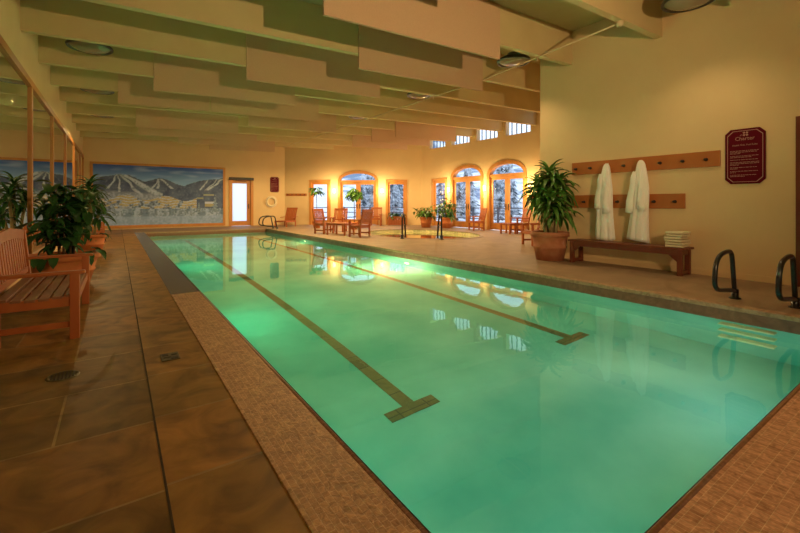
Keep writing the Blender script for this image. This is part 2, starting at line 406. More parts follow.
# pool lamps (lit, in niches)
for i, (px, py, lab) in enumerate(((PX1, 8.1, 'round lit underwater lamp in right pool wall, nearer one'), (PX1, 14.7, 'round lit underwater lamp in right pool wall, farther one'))):
    t = empty('pool_lamp', (px - 0.005, py, -0.80)); t.rotation_euler = (0, -PI / 2, 0)
    mb = MB(); mb.lathe([(0.10, 0), (0.13, 0), (0.13, 0.02), (0.10, 0.02), (0.10, 0)], 28); mb.build('rim', M['steel'], t)
    mb = MB(); mb.lathe([(0, 0.022), (0.06, 0.018), (0.10, 0.006), (0.10, 0)], 28); mb.build('lens', M['poollamp'], t)
    tag(t, lab, 'pool lamp', 'underwater pool lamps')

# spa
ZSW = -0.12
mb = MB()
R0 = [spa_pt(2 * PI * i / NS) for i in range(NS)]
for i in range(NS):
    a, b2 = R0[i], R0[(i + 1) % NS]
    mb.quad([(*a, -0.9), (*b2, -0.9), (*b2, 0), (*a, 0)])
mb.quad([(*p, -0.9) for p in R0])
struct(mb.build('spa_basin', M['spatile']))
mb = MB(); mb.quad([(*p, ZSW) for p in R0]); struct(mb.build('spa_water', M['spawater']))
mb = MB()
R1 = [spa_pt(2 * PI * i / NS, 1.06) for i in range(NS)]
for i in range(NS):
    j = (i + 1) % NS
    for zt in ((0.012, 0.012),):
        mb.quad([(*R0[i], 0.012), (*R0[j], 0.012), (*R1[j], 0.012), (*R1[i], 0.012)])
    mb.quad([(*R0[i], -0.03), (*R0[j], -0.03), (*R0[j], 0.012), (*R0[i], 0.012)])
    mb.quad([(*R1[i], 0.0), (*R1[j], 0.0), (*R1[j], 0.012), (*R1[i], 0.012)])
struct(mb.build('spa_coping', M['deck']))

# ------------------------------------------------------------------ walls
ZTOP = 5.3
def arc_pts(u0, u1, zs, zt, n=20):
    """semi-ellipse from (u0,zs) over (mid,zt) to (u1,zs)"""
    c, r, hgt = (u0 + u1) / 2, (u1 - u0) / 2, zt - zs
    return [(c - r * math.cos(PI * i / n), zs + hgt * (math.sin(PI * i / n) ** 0.85)) for i in range(n + 1)]
def wall(name, mtx, L_, top, openings, th=0.25, holes_above=None):
    mb = MB(); u = 0.0
    for op in sorted(openings, key=lambda o: o['u0']):
        if op['u0'] > u: mb.prism([(u, 0), (op['u0'], 0), (op['u0'], top), (u, top)], 0, th)
        if op.get('arch'):
            pts = arc_pts(op['u0'], op['u1'], op['zs'], op['zt'])
            for (p, q) in zip(pts, pts[1:]):
                mb.prism([(p[0], p[1]), (q[0], q[1]), (q[0], top), (p[0], top)], 0, th)
        else:
            mb.prism([(op['u0'], op['zt']), (op['u1'], op['zt']), (op['u1'], top), (op['u0'], top)], 0, th)
        u = op['u1']
    if u < L_: mb.prism([(u, 0), (L_, 0), (L_, top), (u, top)], 0, th)
    bmesh.ops.remove_doubles(mb.bm, verts=mb.bm.verts, dist=1e-5)
    return struct(mb.build(name, M['wall'], matrix=mtx))

F_FAR = frame((XL, YFAR, 0), (1, 0)); F_CH = frame((*CA, 0), (CB[0] - CA[0], CB[1] - CA[1])); L_CH = math.hypot(CB[0] - CA[0], CB[1] - CA[1])
F_R = frame((XF, CB[1], 0), (0, -1)); F_RET = frame((XF, YRET, 0), (-1, 0)); F_NR = frame((XR, YRET - 0.0, 0), (0, -1)); F_L = frame((XL, YB, 0), (0, 1)); F_B = frame((XR, YB, 0), (-1, 0))
UFAR = lambda x: x - XL
o_door1 = dict(u0=UFAR(4.92), u1=UFAR(6.02), zt=2.5)
wall('wall_far', F_FAR, CA[0] - XL, ZTOP, [o_door1])
o_s1 = dict(u0=1.47, u1=2.60, zt=2.48); o_d2 = dict(u0=3.12, u1=5.30, zs=2.44, zt=3.0, arch=True); o_s2 = dict(u0=5.83, u1=6.94, zt=2.48)
wall('wall_angled', F_CH, L_CH, ZTOP, [o_s1, o_d2, o_s2])
UR = lambda y: CB[1] - y
o_s3 = dict(u0=UR(17.07), u1=UR(15.93), zt=2.48); o_d3 = dict(u0=UR(15.54), u1=UR(13.40), zs=2.44, zt=3.04, arch=True); o_d4 = dict(u0=UR(13.05), u1=UR(10.95), zs=2.44, zt=3.04, arch=True)
wall('wall_right_far', F_R, CB[1] - YRET, 4.17, [o_s3, o_d3, o_d4])
struct(MB().prism([(-0.25, 0), (XF - XR - 0.06, 0), (XF - XR - 0.06, ZTOP), (-0.25, ZTOP)], 0, 0.2).build('wall_return', M['wall'], matrix=frame((XF, YRET - 0.2, 0), (-1, 0)) @ Matrix.Translation((0, -0.2, 0))))
wall('wall_right', F_NR, YRET - YB, ZTOP, [dict(u0=YRET - 1.47, u1=YRET - 0.47, zt=2.38)])
wall('wall_left', F_L, YFAR - YB, ZTOP, [])
wall('wall_back', F_B, XR - XL, ZTOP, [])

# ------------------------------------------------------------------ roof
mb = MB()
def roof_poly(pts):
    A = [(x, y, zd(x)) for x, y in pts]; mb.quad(A); mb.quad([(x, y, z + 0.2) for x, y, z in reversed(A)])
roof_poly([(XL - .2, YB - .2), (XR + .2, YB - .2), (XR + .2, YRET), (XL - .2, YRET)])
roof_poly([(XL - .2, YRET), (XF + .9, YRET), (XF + .9, CB[1]), (CA[0] + 0.3, YFAR + .3), (XL - .2, YFAR + .3)])
struct(mb.build('ceiling', M['deck_ceiling']))
BY = [3.4 + 1.77 * k for k in range(-4, 11)]
for y in BY:
    x1 = XR if y < YRET else XF
    if y > CB[1]: x1 = CA[0] + (CA[1] - y) / (CA[1] - CB[1]) * (CB[0] - CA[0])
    mb = MB(); h = 0.06
    P = [(XL, zb(XL)), (x1, zb(x1)), (x1, zd(x1)), (XL, zd(XL))]
    mb.prism(P, -h, h)
    struct(mb.build('ceiling_beam', M['beam'], loc=(0, y, 0)))
# clerestory on the far right wall, a window in each bay
cb = MB(); n_w = 0
for k, y in enumerate(BY):
    if y < YRET + 0.5 or y > 17.8: continue
    ya, yb2 = y, min(y + 1.77, CB[1])
    zt = zd(XF)
    n_w += 1
    w = MB()
    for yy in (ya + 0.12, yb2 - 0.12): w.box((XF + 0.12, yy, (4.17 + zt) / 2), (0.24, 0.24, zt - 4.17))
    w.box((XF + 0.12, (ya + yb2) / 2, zt - 0.12), (0.24, yb2 - ya - 0.48, 0.24))
    fr_ = struct(w.build('window_%d' % (n_w + 3), M['wall']))
    m2 = MB()
    n3 = 5
    for q in range(1, n3): m2.box((XF + 0.1, ya + 0.24 + (yb2 - ya - 0.48) * q / n3, 4.17 + (zt - 0.24 - 4.17) / 2), (0.04, 0.03, zt - 0.24 - 4.17))
    m2.build('window_mullion', M['lampmetal'], fr_)
    MB().box((XF + 0.14, (ya + yb2) / 2, 4.17 + (zt - 0.24 - 4.17) / 2), (0.01, yb2 - ya - 0.48, zt - 0.24 - 4.17)).build('pane', M['glass'], fr_)
struct(MB().box((XF + 0.12, 8.0 - 1.0, 4.6), (0.24, 2.2, 1.0)).build('wall_clerestory', M['wall']))

# ------------------------------------------------------------------ windows and doors
def rect(u0, u1, z0, z1): return [(u0, z0), (u1, z0), (u1, z1), (u0, z1)]
def casing(mb, u0, u1, zt, w=0.07, y0=-0.03, y1=0.2):
    mb.prism(rect(u0, u0 + w, 0, zt), y0, y1); mb.prism(rect(u1 - w, u1, 0, zt), y0, y1); mb.prism(rect(u0 + w, u1 - w, zt - w, zt), y0, y1)
def sidelight(name, mtx, op):
    u0, u1, zt = op['u0'], op['u1'], op['zt']
    mb = MB(); casing(mb, u0 - 0.05, u1 + 0.05, zt + 0.05, 0.13)
    o = struct(mb.build(name, M['trimwood'], matrix=mtx))
    s = MB(); a0, a1 = u0 + 0.08, u1 - 0.08
    s.prism(rect(a0, a1, 0.0, 0.26), 0.06, 0.12); s.prism(rect(a0, a1, zt - 0.2, zt - 0.08), 0.06, 0.12)
    s.prism(rect(a0, a0 + 0.10, 0.26, zt - 0.2), 0.06, 0.12); s.prism(rect(a1 - 0.10, a1, 0.26, zt - 0.2), 0.06, 0.12)
    s.build('window_sash', M['trimwood'], o)
    MB().prism(rect(a0 + 0.10, a1 - 0.10, 0.26, zt - 0.2), 0.085, 0.095).build('pane', M['glass'], o)
    return o
def arch_door(name, mtx, op):
    u0, u1, zs, zt = op['u0'], op['u1'], op['zs'], op['zt']
    mb = MB()
    outer = [(u0 - 0.06, 0.0)] + arc_pts(u0 - 0.06, u1 + 0.06, zs, zt + 0.06) + [(u1 + 0.06, 0.0)]
    inner = [(u0 + 0.09, 0.0)] + arc_pts(u0 + 0.09, u1 - 0.09, zs, zt - 0.10) + [(u1 - 0.09, 0.0)]
    n = len(outer)
    for i in range(n - 1):
        mb.prism([outer[i], outer[i + 1], inner[i + 1], inner[i]], -0.03, 0.22)
    bmesh.ops.remove_doubles(mb.bm, verts=mb.bm.verts, dist=1e-5)
    mb.prism(rect(u0 + 0.09, u1 - 0.09, zs - 0.05, zs + 0.08), 0.02, 0.2)
    o = struct(mb.build(name, M['trimwood'], matrix=mtx))
    um = (u0 + u1) / 2
    fan = arc_pts(u0 + 0.09, u1 - 0.09, zs + 0.08, zt - 0.10)
    MB().prism(fan, 0.11, 0.12).build('fanlight', M['glass'], o)
    for (a0, a1, hs) in ((u0 + 0.09, um - 0.004, 1), (um + 0.004, u1 - 0.09, -1)):
        s = MB(); t = 0.13
        s.prism(rect(a0, a1, 0.02, 0.32), 0.08, 0.13); s.prism(rect(a0, a1, zs - 0.17, zs - 0.05), 0.08, 0.13)
        s.prism(rect(a0, a0 + t, 0.32, zs - 0.17), 0.08, 0.13); s.prism(rect(a1 - t, a1, 0.32, zs - 0.17), 0.08, 0.13)
        lf = s.build('door_leaf', M['trimwood'], o)
        MB().prism(rect(a0 + t, a1 - t, 0.32, zs - 0.17), 0.10, 0.11).build('pane', M['glass'], lf)
        hu = a1 - 0.065 if hs == 1 else a0 + 0.065
        hb = MB(); hb.box((hu, 0.075, 1.05), (0.045, 0.012, 0.28), bev=0.004); hb.tube([(hu, 0.07, 1.08), (hu, 0.02, 1.08), (hu - hs * 0.10, 0.02, 1.08)], 0.011, 8)
        hb.build('door_handle', M['iron'], lf)
    return o
sidelight('window_1', F_CH, o_s1); sidelight('window_2', F_CH, o_s2); sidelight('window_3', F_R, o_s3)
arch_door('door_2', F_CH, o_d2); arch_door('door_3', F_R, o_d3); arch_door('door_4', F_R, o_d4)
# far single door with frosted pane, closer on top
u0, u1, zt = o_door1['u0'], o_door1['u1'], o_door1['zt']
mb = MB(); casing(mb, u0 - 0.08, u1 + 0.08, zt + 0.08, 0.13); d1 = struct(mb.build('door_1', M['trimwood'], matrix=F_FAR))
s = MB(); a0, a1 = u0 + 0.05, u1 - 0.05
s.prism(rect(a0, a1, 0.01, 0.26), 0.05, 0.10); s.prism(rect(a0, a1, 2.28, zt - 0.05), 0.05, 0.10); s.prism(rect(a0, a0 + 0.06, 0.26, 2.28), 0.05, 0.10); s.prism(rect(a1 - 0.2, a1, 0.26, 2.28), 0.05, 0.10)
lf = s.build('door_leaf', M['trimwood'], d1)
MB().prism(rect(a0 + 0.06, a1 - 0.2, 0.26, 2.28), 0.07, 0.08).build('pane', M['frost'], lf)
hb = MB(); hb.box((a1 - 0.10, 0.045, 1.05), (0.05, 0.014, 0.26), bev=0.004); hb.tube([(a1 - 0.10, 0.04, 1.08), (a1 - 0.10, -0.02, 1.08), (a1 - 0.2, -0.02, 1.08)], 0.012, 8); hb.build('door_handle', M['iron'], lf)
t = MB(); t.box(((u0 + u1) / 2, -0.075, zt + 0.02), (u1 - u0 + 0.16, 0.09, 0.14), bev=0.01); cl = t.build('door_closer', M['iron'], matrix=F_FAR)
tag(cl, 'dark metal closer bar mounted across the top of the frosted door', 'door closer')
ca_ = MB(); ca_.bar(((u0 + u1) / 2 - 0.3, -0.06, zt - 0.06), ((u0 + u1) / 2 + 0.25, -0.045, zt - 0.12), 0.02, 0.02); ca_.build('closer_arm', M['iron'], cl)
# door at the frame's right edge
mb = MB(); un0, un1 = YRET - 1.47, YRET - 0.47
casing(mb, un0 - 0.10, un1 + 0.10, 2.46, 0.13); d5 = struct(mb.build('door_5', M['bench'], matrix=F_NR))
MB().prism(rect(un0 + 0.03, un1 - 0.03, 0.01, 2.33), 0.04, 0.09).build('door_leaf', M['rackwood'], d5)
# skirting of the near right wall
struct(MB().prism(rect(0, un0 - 0.10, 0, 0.09), -0.015, 0).build('baseboard_right', M['wall'], matrix=F_NR))

# ------------------------------------------------------------------ mirrors on the left wall
mul = [9.4 + 2.85 * k for k in range(-3, 5)] + [22.55]
zm0, zm1 = 0.30, 3.20
side = ['nearest the camera, at the left picture edge', 'second from the camera', 'third from the camera', 'fourth from the camera', 'fifth from the camera', 'farthest one, next to the mural']
for i, (ya, yb2) in enumerate(zip(mul, mul[1:])):
    mb = MB(); mb.prism(rect(ya - YB, yb2 - YB, zm0, zm1), -0.02, -0.004)
    k = max(0, i - 2)
    lab = 'tall wall mirror panel in wooden frame, ' + side[k] if i >= 2 else 'tall wall mirror panel beside the camera'
    if i == len(mul) - 2: lab = 'tall wall mirror panel in wooden frame, ' + side[5]
    tag(mb.build('wall_mirror', M['mirror'], matrix=F_L), lab, 'mirror', 'mirror panels along the left wall')
for y in mul:
    struct(MB().prism(rect(y - YB - 0.065, y - YB + 0.065, zm0, zm1), -0.05, 0).build('trim_1', M['mullion'], matrix=F_L))
struct(MB().prism(rect(mul[0] - YB - 0.065, mul[-1] - YB + 0.065, zm1, zm1 + 0.11), -0.055, 0).build('trim_2', M['mullion'], matrix=F_L))
struct(MB().prism(rect(mul[0] - YB - 0.065, mul[-1] - YB + 0.065, zm0 - 0.10, zm0), -0.055, 0).build('trim_3', M['mullion'], matrix=F_L))

# ------------------------------------------------------------------ mural on the far wall
def mural():
    ua, ub, za, zb_ = UFAR(-1.0), UFAR(4.66), 0.06, 3.08
    t = empty('mural', matrix=F_FAR @ Matrix.Translation(((ua + ub) / 2, 0, za)))
    hw = (ub - ua) / 2; H = zb_ - za
    fr = MB(); w = 0.13
    fr.prism(rect(-hw, hw, 0, w), -0.05, -0.001); fr.prism(rect(-hw, hw, H - 0.10, H), -0.05, -0.001); fr.prism(rect(-hw, -hw + 0.11, w, H - 0.10), -0.05, -0.001); fr.prism(rect(hw - 0.11, hw, w, H - 0.10), -0.05, -0.001)
    fr.build('frame', M['trimwood'], t)
    nx, ny = 260, 130
    me = bpy.data.meshes.new('canvas')
    x0, x1, y0, y1 = -hw + 0.11, hw - 0.11, w, H - 0.10
    vs = [(x0 + (x1 - x0) * i / nx, -0.02, y0 + (y1 - y0) * j / ny) for j in range(ny + 1) for i in range(nx + 1)]
    fs = [(j * (nx + 1) + i, j * (nx + 1) + i + 1, (j + 1) * (nx + 1) + i + 1, (j + 1) * (nx + 1) + i) for j in range(ny) for i in range(nx)]
    me.from_pydata(vs, [], fs)
    ca = me.color_attributes.new('paint', 'FLOAT_COLOR', 'POINT')
    def N(u, v, s, seed=0): return noise.noise(Vector((u * s, v * s, seed)))
    def mix(a, b, t): t = max(0, min(1, t)); return [a[k] + (b[k] - a[k]) * t for k in range(3)]
    def interp(pts, u):
        for (a, za), (b, zb2) in zip(pts, pts[1:]):
            if a <= u <= b: return za + (zb2 - za) * (u - a) / (b - a)
        return pts[-1][1]
    ridge = [(0, .27), (.06, .20), (.12, .185), (.17, .15), (.25, .165), (.30, .21), (.36, .27), (.41, .24), (.47, .195), (.53, .22), (.60, .29), (.66, .33), (.72, .28), (.80, .225), (.88, .20), (.94, .19), (1, .16)]
    def col(u, v):
        n1 = N(u * 2, v, 9, 1); n2 = N(u * 2, v, 30, 2); n3 = N(u * 2, v, 70, 3)
        rg = interp(ridge, u) + 0.008 * n2
        if v < rg:
            c = mix((.035, .12, .42), (.28, .44, .62), v / 0.26)
            return mix(c, (.60, .68, .76), max(0, N(u * 1.5, v * 4, 5, 8)) * 0.7)
        c = mix((.065, .09, .16), (.135, .165, .24), 0.5 + n1)
        c = mix(c, (.30, .32, .36), max(0, n2) * 0.6)
        snow = (.68, .70, .70)
        # left mountain: runs winding down from the summit
        uw = u + .016 * n1 + .006 * n2; dv = v - .15
        if u < .50 and .16 < v < .52:
            for (ux, sl, wd, v1) in ((.165, -.26, .014, .40), (.172, .03, .012, .45), (.185, .42, .020, .52), (.20, .80, .050, .50)):
                d = abs(uw - (ux + sl * dv)); wv = wd * (0.35 + 2.2 * max(0, dv))
                if d < wv and v < v1: c = mix((.62, .64, .62), c, max(0, n2) * 1.1 + max(0, n1) * .8 + (d / wv) ** 4 * 0.6)
        dv = v - .2
        if .40 < u < .64 and v < .38:
            for (ux, sl, wd) in ((.465, .0, .014), (.48, .50, .020), (.47, -.30, .010)):
                d = abs(uw - (ux + sl * dv)); wv = wd * (0.5 + 3 * max(0, dv))
                if d < wv and dv > 0.01: c = mix((.55, .57, .57), c, max(0, n2) * 1.3 + (d / wv) ** 3 * .6)
        if u > .76 and v < .40:
            for (ux, sl, wd) in ((.985, -.62, .022), (.94, -.48, .010), (.88, -.40, .010)):
                d = abs(uw - (ux + sl * dv)); wv = wd * (0.5 + 2.2 * max(0, dv))
                if d < wv and dv > -0.02: c = mix((.60, .61, .58), c, max(0, n2) * 1.2 + (d / wv) ** 3 * .6)
        # broad snowfield down to the village
        k = (v - (.40 + .10 * (u > .1) * u + .03 * n1)) / .06
        if k > 0 and u < .5: c = mix(c, mix((.50, .52, .55), (.28, .31, .36), .5 + n2 * 1.6), min(1, k) * .85)
        # village
        top = .53 + .04 * math.sin(u * 21) + .05 * max(0, u - .2)
        if .02 < u < .77 and top < v < top + .20:
            gu = u * 30 + .4 * math.floor(v * 22); gvv = (v + .012 * math.sin(u * 44)) * 22
            cell = N(math.floor(gu) * 3.1, math.floor(gvv) * 1.7, 5.3, 4)
            fu, fv = gu - math.floor(gu), gvv - math.floor(gvv)
            if cell > -0.10 and fv > .18 + .35 * abs(fu - .5):
                c = mix((.60, .47, .23), (.38, .28, .14), max(0, n3) * 1.6 + cell)
            elif cell > -0.10: c = mix((.66, .68, .70), (.40, .44, .50), max(0, n2))
            else: c = mix((.10, .13, .17), (.42, .48, .56), .5 + n2 * 1.5)
        # lone cabin and lights on the right
        if .84 < u < .93 and .60 < v < .70: c = (.50, .38, .17) if v > .64 else (.66, .66, .66)
        if .83 < u < .92 and .465 < v < .50: c = (.42, .40, .24)
        if .77 < u < .83 and .53 < v < .56: c = (.36, .34, .2)
        # foreground
        if v > .73:
            c = mix((.20, .27, .36), (.48, .54, .60), .5 + n2 * 1.2 + n1)
            if v < .84 + .03 * n1 and N(u * 46, v * 5 + n2, 1, 6) > .12: c = mix(c, (.12, .17, .22), .7)
            if v > .86: c = mix(c, (.40, .50, .62), .55)
        # fir trees standing in front
        for (tu, tb, th) in ((.93, .80, .33), (.79, .80, .19), (.68, .82, .17), (.14, .80, .16), (.59, .83, .12)):
            if tb - th < v < tb:
                f = (v - (tb - th)) / th; wv = .028 * (th / .25) * f * (0.75 + .35 * math.sin(f * 40))
                if abs(u - tu) < wv: c = mix((.13, .18, .22), (.45, .52, .56), .4 + n3 * 1.6)
        return c
    for idx, vtx in enumerate(vs):
        u = (vtx[0] - x0) / (x1 - x0); v = 1 - (vtx[2] - y0) / (y1 - y0)
        c = col(u, v); ca.data[idx].color = (c[0] * .78, c[1] * .94, min(1, c[2] * 1.36), 1)
    me.materials.append(M['mural'])
    o = bpy.data.objects.new('canvas', me); COL.objects.link(o); o.parent = t
    tag(t, 'wide wood-framed mural of snowy ski mountains above a village', 'mural')
mural()

# ------------------------------------------------------------------ hanging baffles
def baffle(bx, x0, x1, drop, ht, label):
    y = 3.4 + 1.77 * bx - 0.06
    mb = MB(); P = [(0, 0), (x1 - x0, 0.03 * (x1 - x0)), (x1 - x0, ht + 0.03 * (x1 - x0)), (0, ht)]
    mb.prism(P, -0.045, -0.002)
    o = mb.build('acoustic_baffle', M['baffle'], loc=(x0, y, zb(x0) - drop))
    tag(o, label, 'baffle', 'acoustic baffles hung on the ceiling beams')
bl = [(-1, 3.6, 6.9, 'cream acoustic baffle above the picture top, over the camera'),
      (0, 0.7, 3.95, 'cream acoustic baffle above the picture top, left of the largest one in view'),
      (1, 2.28, 5.75, 'largest cream acoustic baffle, cut by the top picture edge near the middle'),
      (2, 3.80, 7.15, 'wide cream baffle directly behind and below the largest baffle'),
      (3, 2.17, 5.38, 'cream baffle left of centre, third one back from the largest baffle'),
      (4, 0.66, 3.84, 'cream baffle left of the third row, above the mural right end'),
      (5, 0.02, 2.08, 'cream baffle tinted green above the middle of the mural'),
      (5, 2.12, 5.28, 'cream baffle touching the right end of the green tinted baffle'),
      (6, 3.58, 6.75, 'cream baffle hanging above the red wall sign and coat rail'),
      (6, 9.45, 12.8, 'cream baffle hanging above the right end of the angled wall windows'),
      (7, 0.50, 3.66, 'cream baffle above the frosted door, middle distance'),
      (7, 9.37, 12.7, 'cream baffle just behind the one above the angled wall windows'),
      (8, 0.63, 3.80, 'cream baffle above the right half of the mural, far back'),
      (8, 9.34, 12.6, 'cream baffle above the arched door, farthest on the right'),
      (9, 2.1, 5.30, 'cream baffle second from the far wall, above the frosted door'),
      (10, 3.6, 6.70, 'cream baffle nearest the far wall, above the red sign')]
for bx, x0_, x1_, lb in bl: baffle(bx, x0_, x1_, 0.30, 0.98, lb)

# ------------------------------------------------------------------ ceiling lamps
def lamp(x, y, label, first=[None]):
    z = zb(x) + (0.10 if y < 3 else 0.20); H = 0.52
    if first[0] is None:
        t = empty('ceiling_lamp', (x, y, z))
        mb = MB(); mb.lathe([(0.0, -0.10), (0.12, -0.094), (0.22, -0.074), (0.295, -0.04), (0.32, -0.02)], 40); mb.build('lens', M['lens'], t)
        mb = MB(); mb.lathe([(0.315, -0.018), (0.325, -0.045), (0.352, -0.047), (0.365, -0.02), (0.36, -0.005), (0.345, 0.02), (0.30, 0.045), (0.18, 0.09), (0.12, 0.16), (0.0, 0.16)], 40); mb.build('reflector', M['lampmetal'], t)
        mb = MB(); mb.tube([(0, 0, 0.15), (0, 0, H)], 0.02, 10); mb.build('stem', M['conduit'], t)
        tag(t, label, 'ceiling lamp', 'round dish lamps under the ceiling'); first[0] = t
    else: copy_tree(first[0], (x, y, z), 0, label)
for i, y in enumerate((9.6, 13.13, 16.7, 20.2)):
    lamp(-0.42, y, 'round dish ceiling lamp by the left wall, ' + ['nearest of the left row', 'second of the left row', 'third of the left row', 'last of the left row by the mural'][i])
for i, y in enumerate((2.55, 6.0, 9.45, 13.0, 16.5)):
    lamp((7.08, 7.25, 7.25, 7.2, 7.2)[i], y, 'round dish ceiling lamp in the right row, ' + ['at the top picture edge', 'beside the sprinkler pipe', 'third from the camera', 'fourth from the camera', 'fifth from the camera'][i])

# sprinkler conduit under the beams
t = empty('sprinkler_pipe', (6.72, 3.4, zb(6.72) - 0.03))
mb = MB(); mb.tube([(0, 0, 0), (0.46, 3.45, 0.013), (0.46, 17.7, 0.013)], 0.014, 8); mb.build('pipe', M['conduit'], t)
mb = MB(); mb.lathe([(0, -0.05), (0.05, -0.05), (0.055, 0.0), (0.055, 0.03), (0, 0.03)], 18); mb.build('junction_box', M['conduit'], t)
for k in range(1, 10, 2):
    mb = MB(); mb.lathe([(0, -0.07), (0.03, -0.065), (0.012, -0.05), (0.02, 0.0), (0, 0.01)], 12, (0.46 if k > 1 else 0.24, 1.77 * k, 0.01)); mb.build('sprinkler_head', M['conduit'], t)
tag(t, 'thin cream sprinkler pipe running under the ceiling beams away from camera', 'pipe')

# ------------------------------------------------------------------ sconces
SC = []
def sconce(mtx, u, z, label):
    t = empty('wall_sconce', matrix=mtx @ Matrix.Translation((u, 0, z)))
    mb = MB(); mb.box((0, -0.012, 0), (0.11, 0.022, 0.30), bev=0.004); mb.build('back_plate', M['drain'], t)
    mb = MB(); n = 14
    pr = [(0.075 * math.cos(PI * i / n), -0.024 - 0.085 * math.sin(PI * i / n)) for i in range(n + 1)]
    for (p, q) in zip(pr, pr[1:]):
        mb.quad([(p[0], p[1], -0.13), (q[0], q[1], -0.13), (q[0] * 1.1, q[1] * 1.05, 0.13), (p[0] * 1.1, p[1] * 1.05, 0.13)])
    mb.build('lamp_shade', M['sconce_glow'], t)
    tag(t, label, 'wall lamp', 'glowing wall sconces between the doors')
    SC.append((mtx @ Matrix.Translation((u, -0.50, z))).translation)
sconce(F_CH, 2.86, 1.91, 'glowing wall sconce on the angled wall, left of the arched door')
sconce(F_CH, 5.57, 1.91, 'glowing wall sconce on the angled wall, right of the arched door')
sconce(F_R, UR(15.73), 1.90, 'glowing wall sconce on the right wall between narrow window and arched door')
sconce(F_R, UR(13.23), 1.90, 'glowing wall sconce between the two arched doors on the right')
sconce(F_R, UR(10.72), 1.90, 'glowing wall sconce half hidden behind the big potted plant')

# ------------------------------------------------------------------ signs
def sign(name, mtx, u, z0, w, h, label, full):
    t = empty(name, matrix=mtx @ Matrix.Translation((u, 0, z0)))
    c = 0.07 * w / 0.49
    def octo(m, cc): return [(-w / 2 + m + cc, m), (w / 2 - m - cc, m), (w / 2 - m, m + cc), (w / 2 - m, h - m - cc), (w / 2 - m - cc, h - m), (-w / 2 + m + cc, h - m), (-w / 2 + m, h - m - cc), (-w / 2 + m, m + cc)]
    t0 = t; t = MB().prism(octo(0, c), -0.022, -0.001).build('board', M['maroon'], t0)
    MB().prism(octo(0.028, c), -0.025, -0.021, octo(0.036, c)).build('border_line', M['signline'], t)
    lg = MB()
    text_into(lg, 'Charter', 0.082, 0.0, h - 0.18, -0.024, 0.92)
    for (dx, dz) in ((-0.018, 0.02), (0.018, 0.02), (-0.018, -0.016), (0.018, -0.016)):
        lg.box((0.01 + dx, -0.024, h - 0.085 + dz), (0.026, 0.003, 0.026), (0, 0.5 if dx * dz > 0 else -0.5, 0), 0)
    lg.box((-0.045, -0.024, h - 0.098), (0.03, 0.003, 0.006), (0, -0.5, 0))
    lg.build('logo', M['signline'], t)
    hd = MB(); text_into(hd, 'Health Club, Pool Rules', 0.034, 0.0, h - 0.265, -0.024, 0.95); hd.build('heading', M['signline'], t)
    rr = random.Random(3); z = h - 0.345
    for para in ((1.0, .9, .35), (.95, .72), (.96,), (1.0, .97, .3), (.9, .28), (.93, .2), (.88, .5)):
        ln = MB()
        for k in para:
            x = -w / 2 + 0.065; xe = x + (w - 0.13) * k
            while x < xe - 0.01:
                ww = min(rr.uniform(0.015, 0.05), xe - x); ln.box((x + ww / 2, -0.0235, z), (ww, 0.0025, 0.0075)); x += ww + 0.008
            z -= 0.0205
        z -= 0.019
        ln.build('small_print', M['signline'], t)
    tag(t0, label, 'sign')
sign('rules_sign', F_NR, YRET - 2.155, 1.51, 0.50, 0.865, 'maroon pool rules sign with cut corners, right of the upper coat rack', True)
sign('rules_sign', F_FAR, UFAR(7.26), 1.83, 0.50, 0.86, 'small distant maroon rules sign, right of the frosted far door', True)

# ------------------------------------------------------------------ coat racks, robes
def hook(parent, u, z):
    mb = MB(); mb.lathe([(0, 0), (0.026, 0), (0.028, 0.008), (0.012, 0.014), (0.012, 0.05), (0.02, 0.058), (0.02, 0.07), (0, 0.076)], 14)
    mt = Matrix.Translation((u, -0.03, z)) @ Matrix.Rotation(PI / 2, 4, 'X')
    mb.build('hook', M['iron'], parent, mt)
def coat_rack(u0, u1, z0, z1, hooks, label, mtx=F_NR, th=0.03):
    t = empty('coat_rack', matrix=mtx @ Matrix.Translation((u0, 0, z0)))
    mb = MB(); mb.box(((u1 - u0) / 2, -th / 2 - 0.001, (z1 - z0) / 2), (u1 - u0, th, z1 - z0), bev=0.004); mb.build('board', M['rackwood'], t)
    for h in hooks: hook(t, h - u0, (z1 - z0) * 0.47)
    tag(t, label, 'coat rack')
def y_at(px):  # distance along the wall where a sight line meets it
    th_ = math.radians(34.8); tt = (px - 400) / 407
    return XR / (math.sin(th_) + tt * math.cos(th_)) * (math.cos(th_) - tt * math.sin(th_))
coat_rack(YRET - 5.10, YRET - 2.47, 1.81, 2.07, [YRET - y for y in (5.00, 4.68, 4.35, 4.00, 3.70, 3.36, 3.00, 2.66)], 'upper long wooden coat rack with dark pegs, two robes hung on it')
coat_rack(YRET - 5.10, YRET - 2.97, 1.11, 1.375, [YRET - y for y in (4.82, 4.12, 3.46, 3.12)], 'lower shorter wooden coat rack behind the hanging robes')
t = empty('coat_rack', matrix=F_CH @ Matrix.Translation((0.08, 0, 1.63)))
MB().box((0.6, -0.013, 0.07), (1.2, 0.024, 0.14), bev=0.003).build('board', M['rackwood'], t)
for k in range(5): hook(t, 0.12 + 0.24 * k, 0.07)
tag(t, 'small distant wooden coat rack on the angled wall above the lounge chair', 'coat rack')

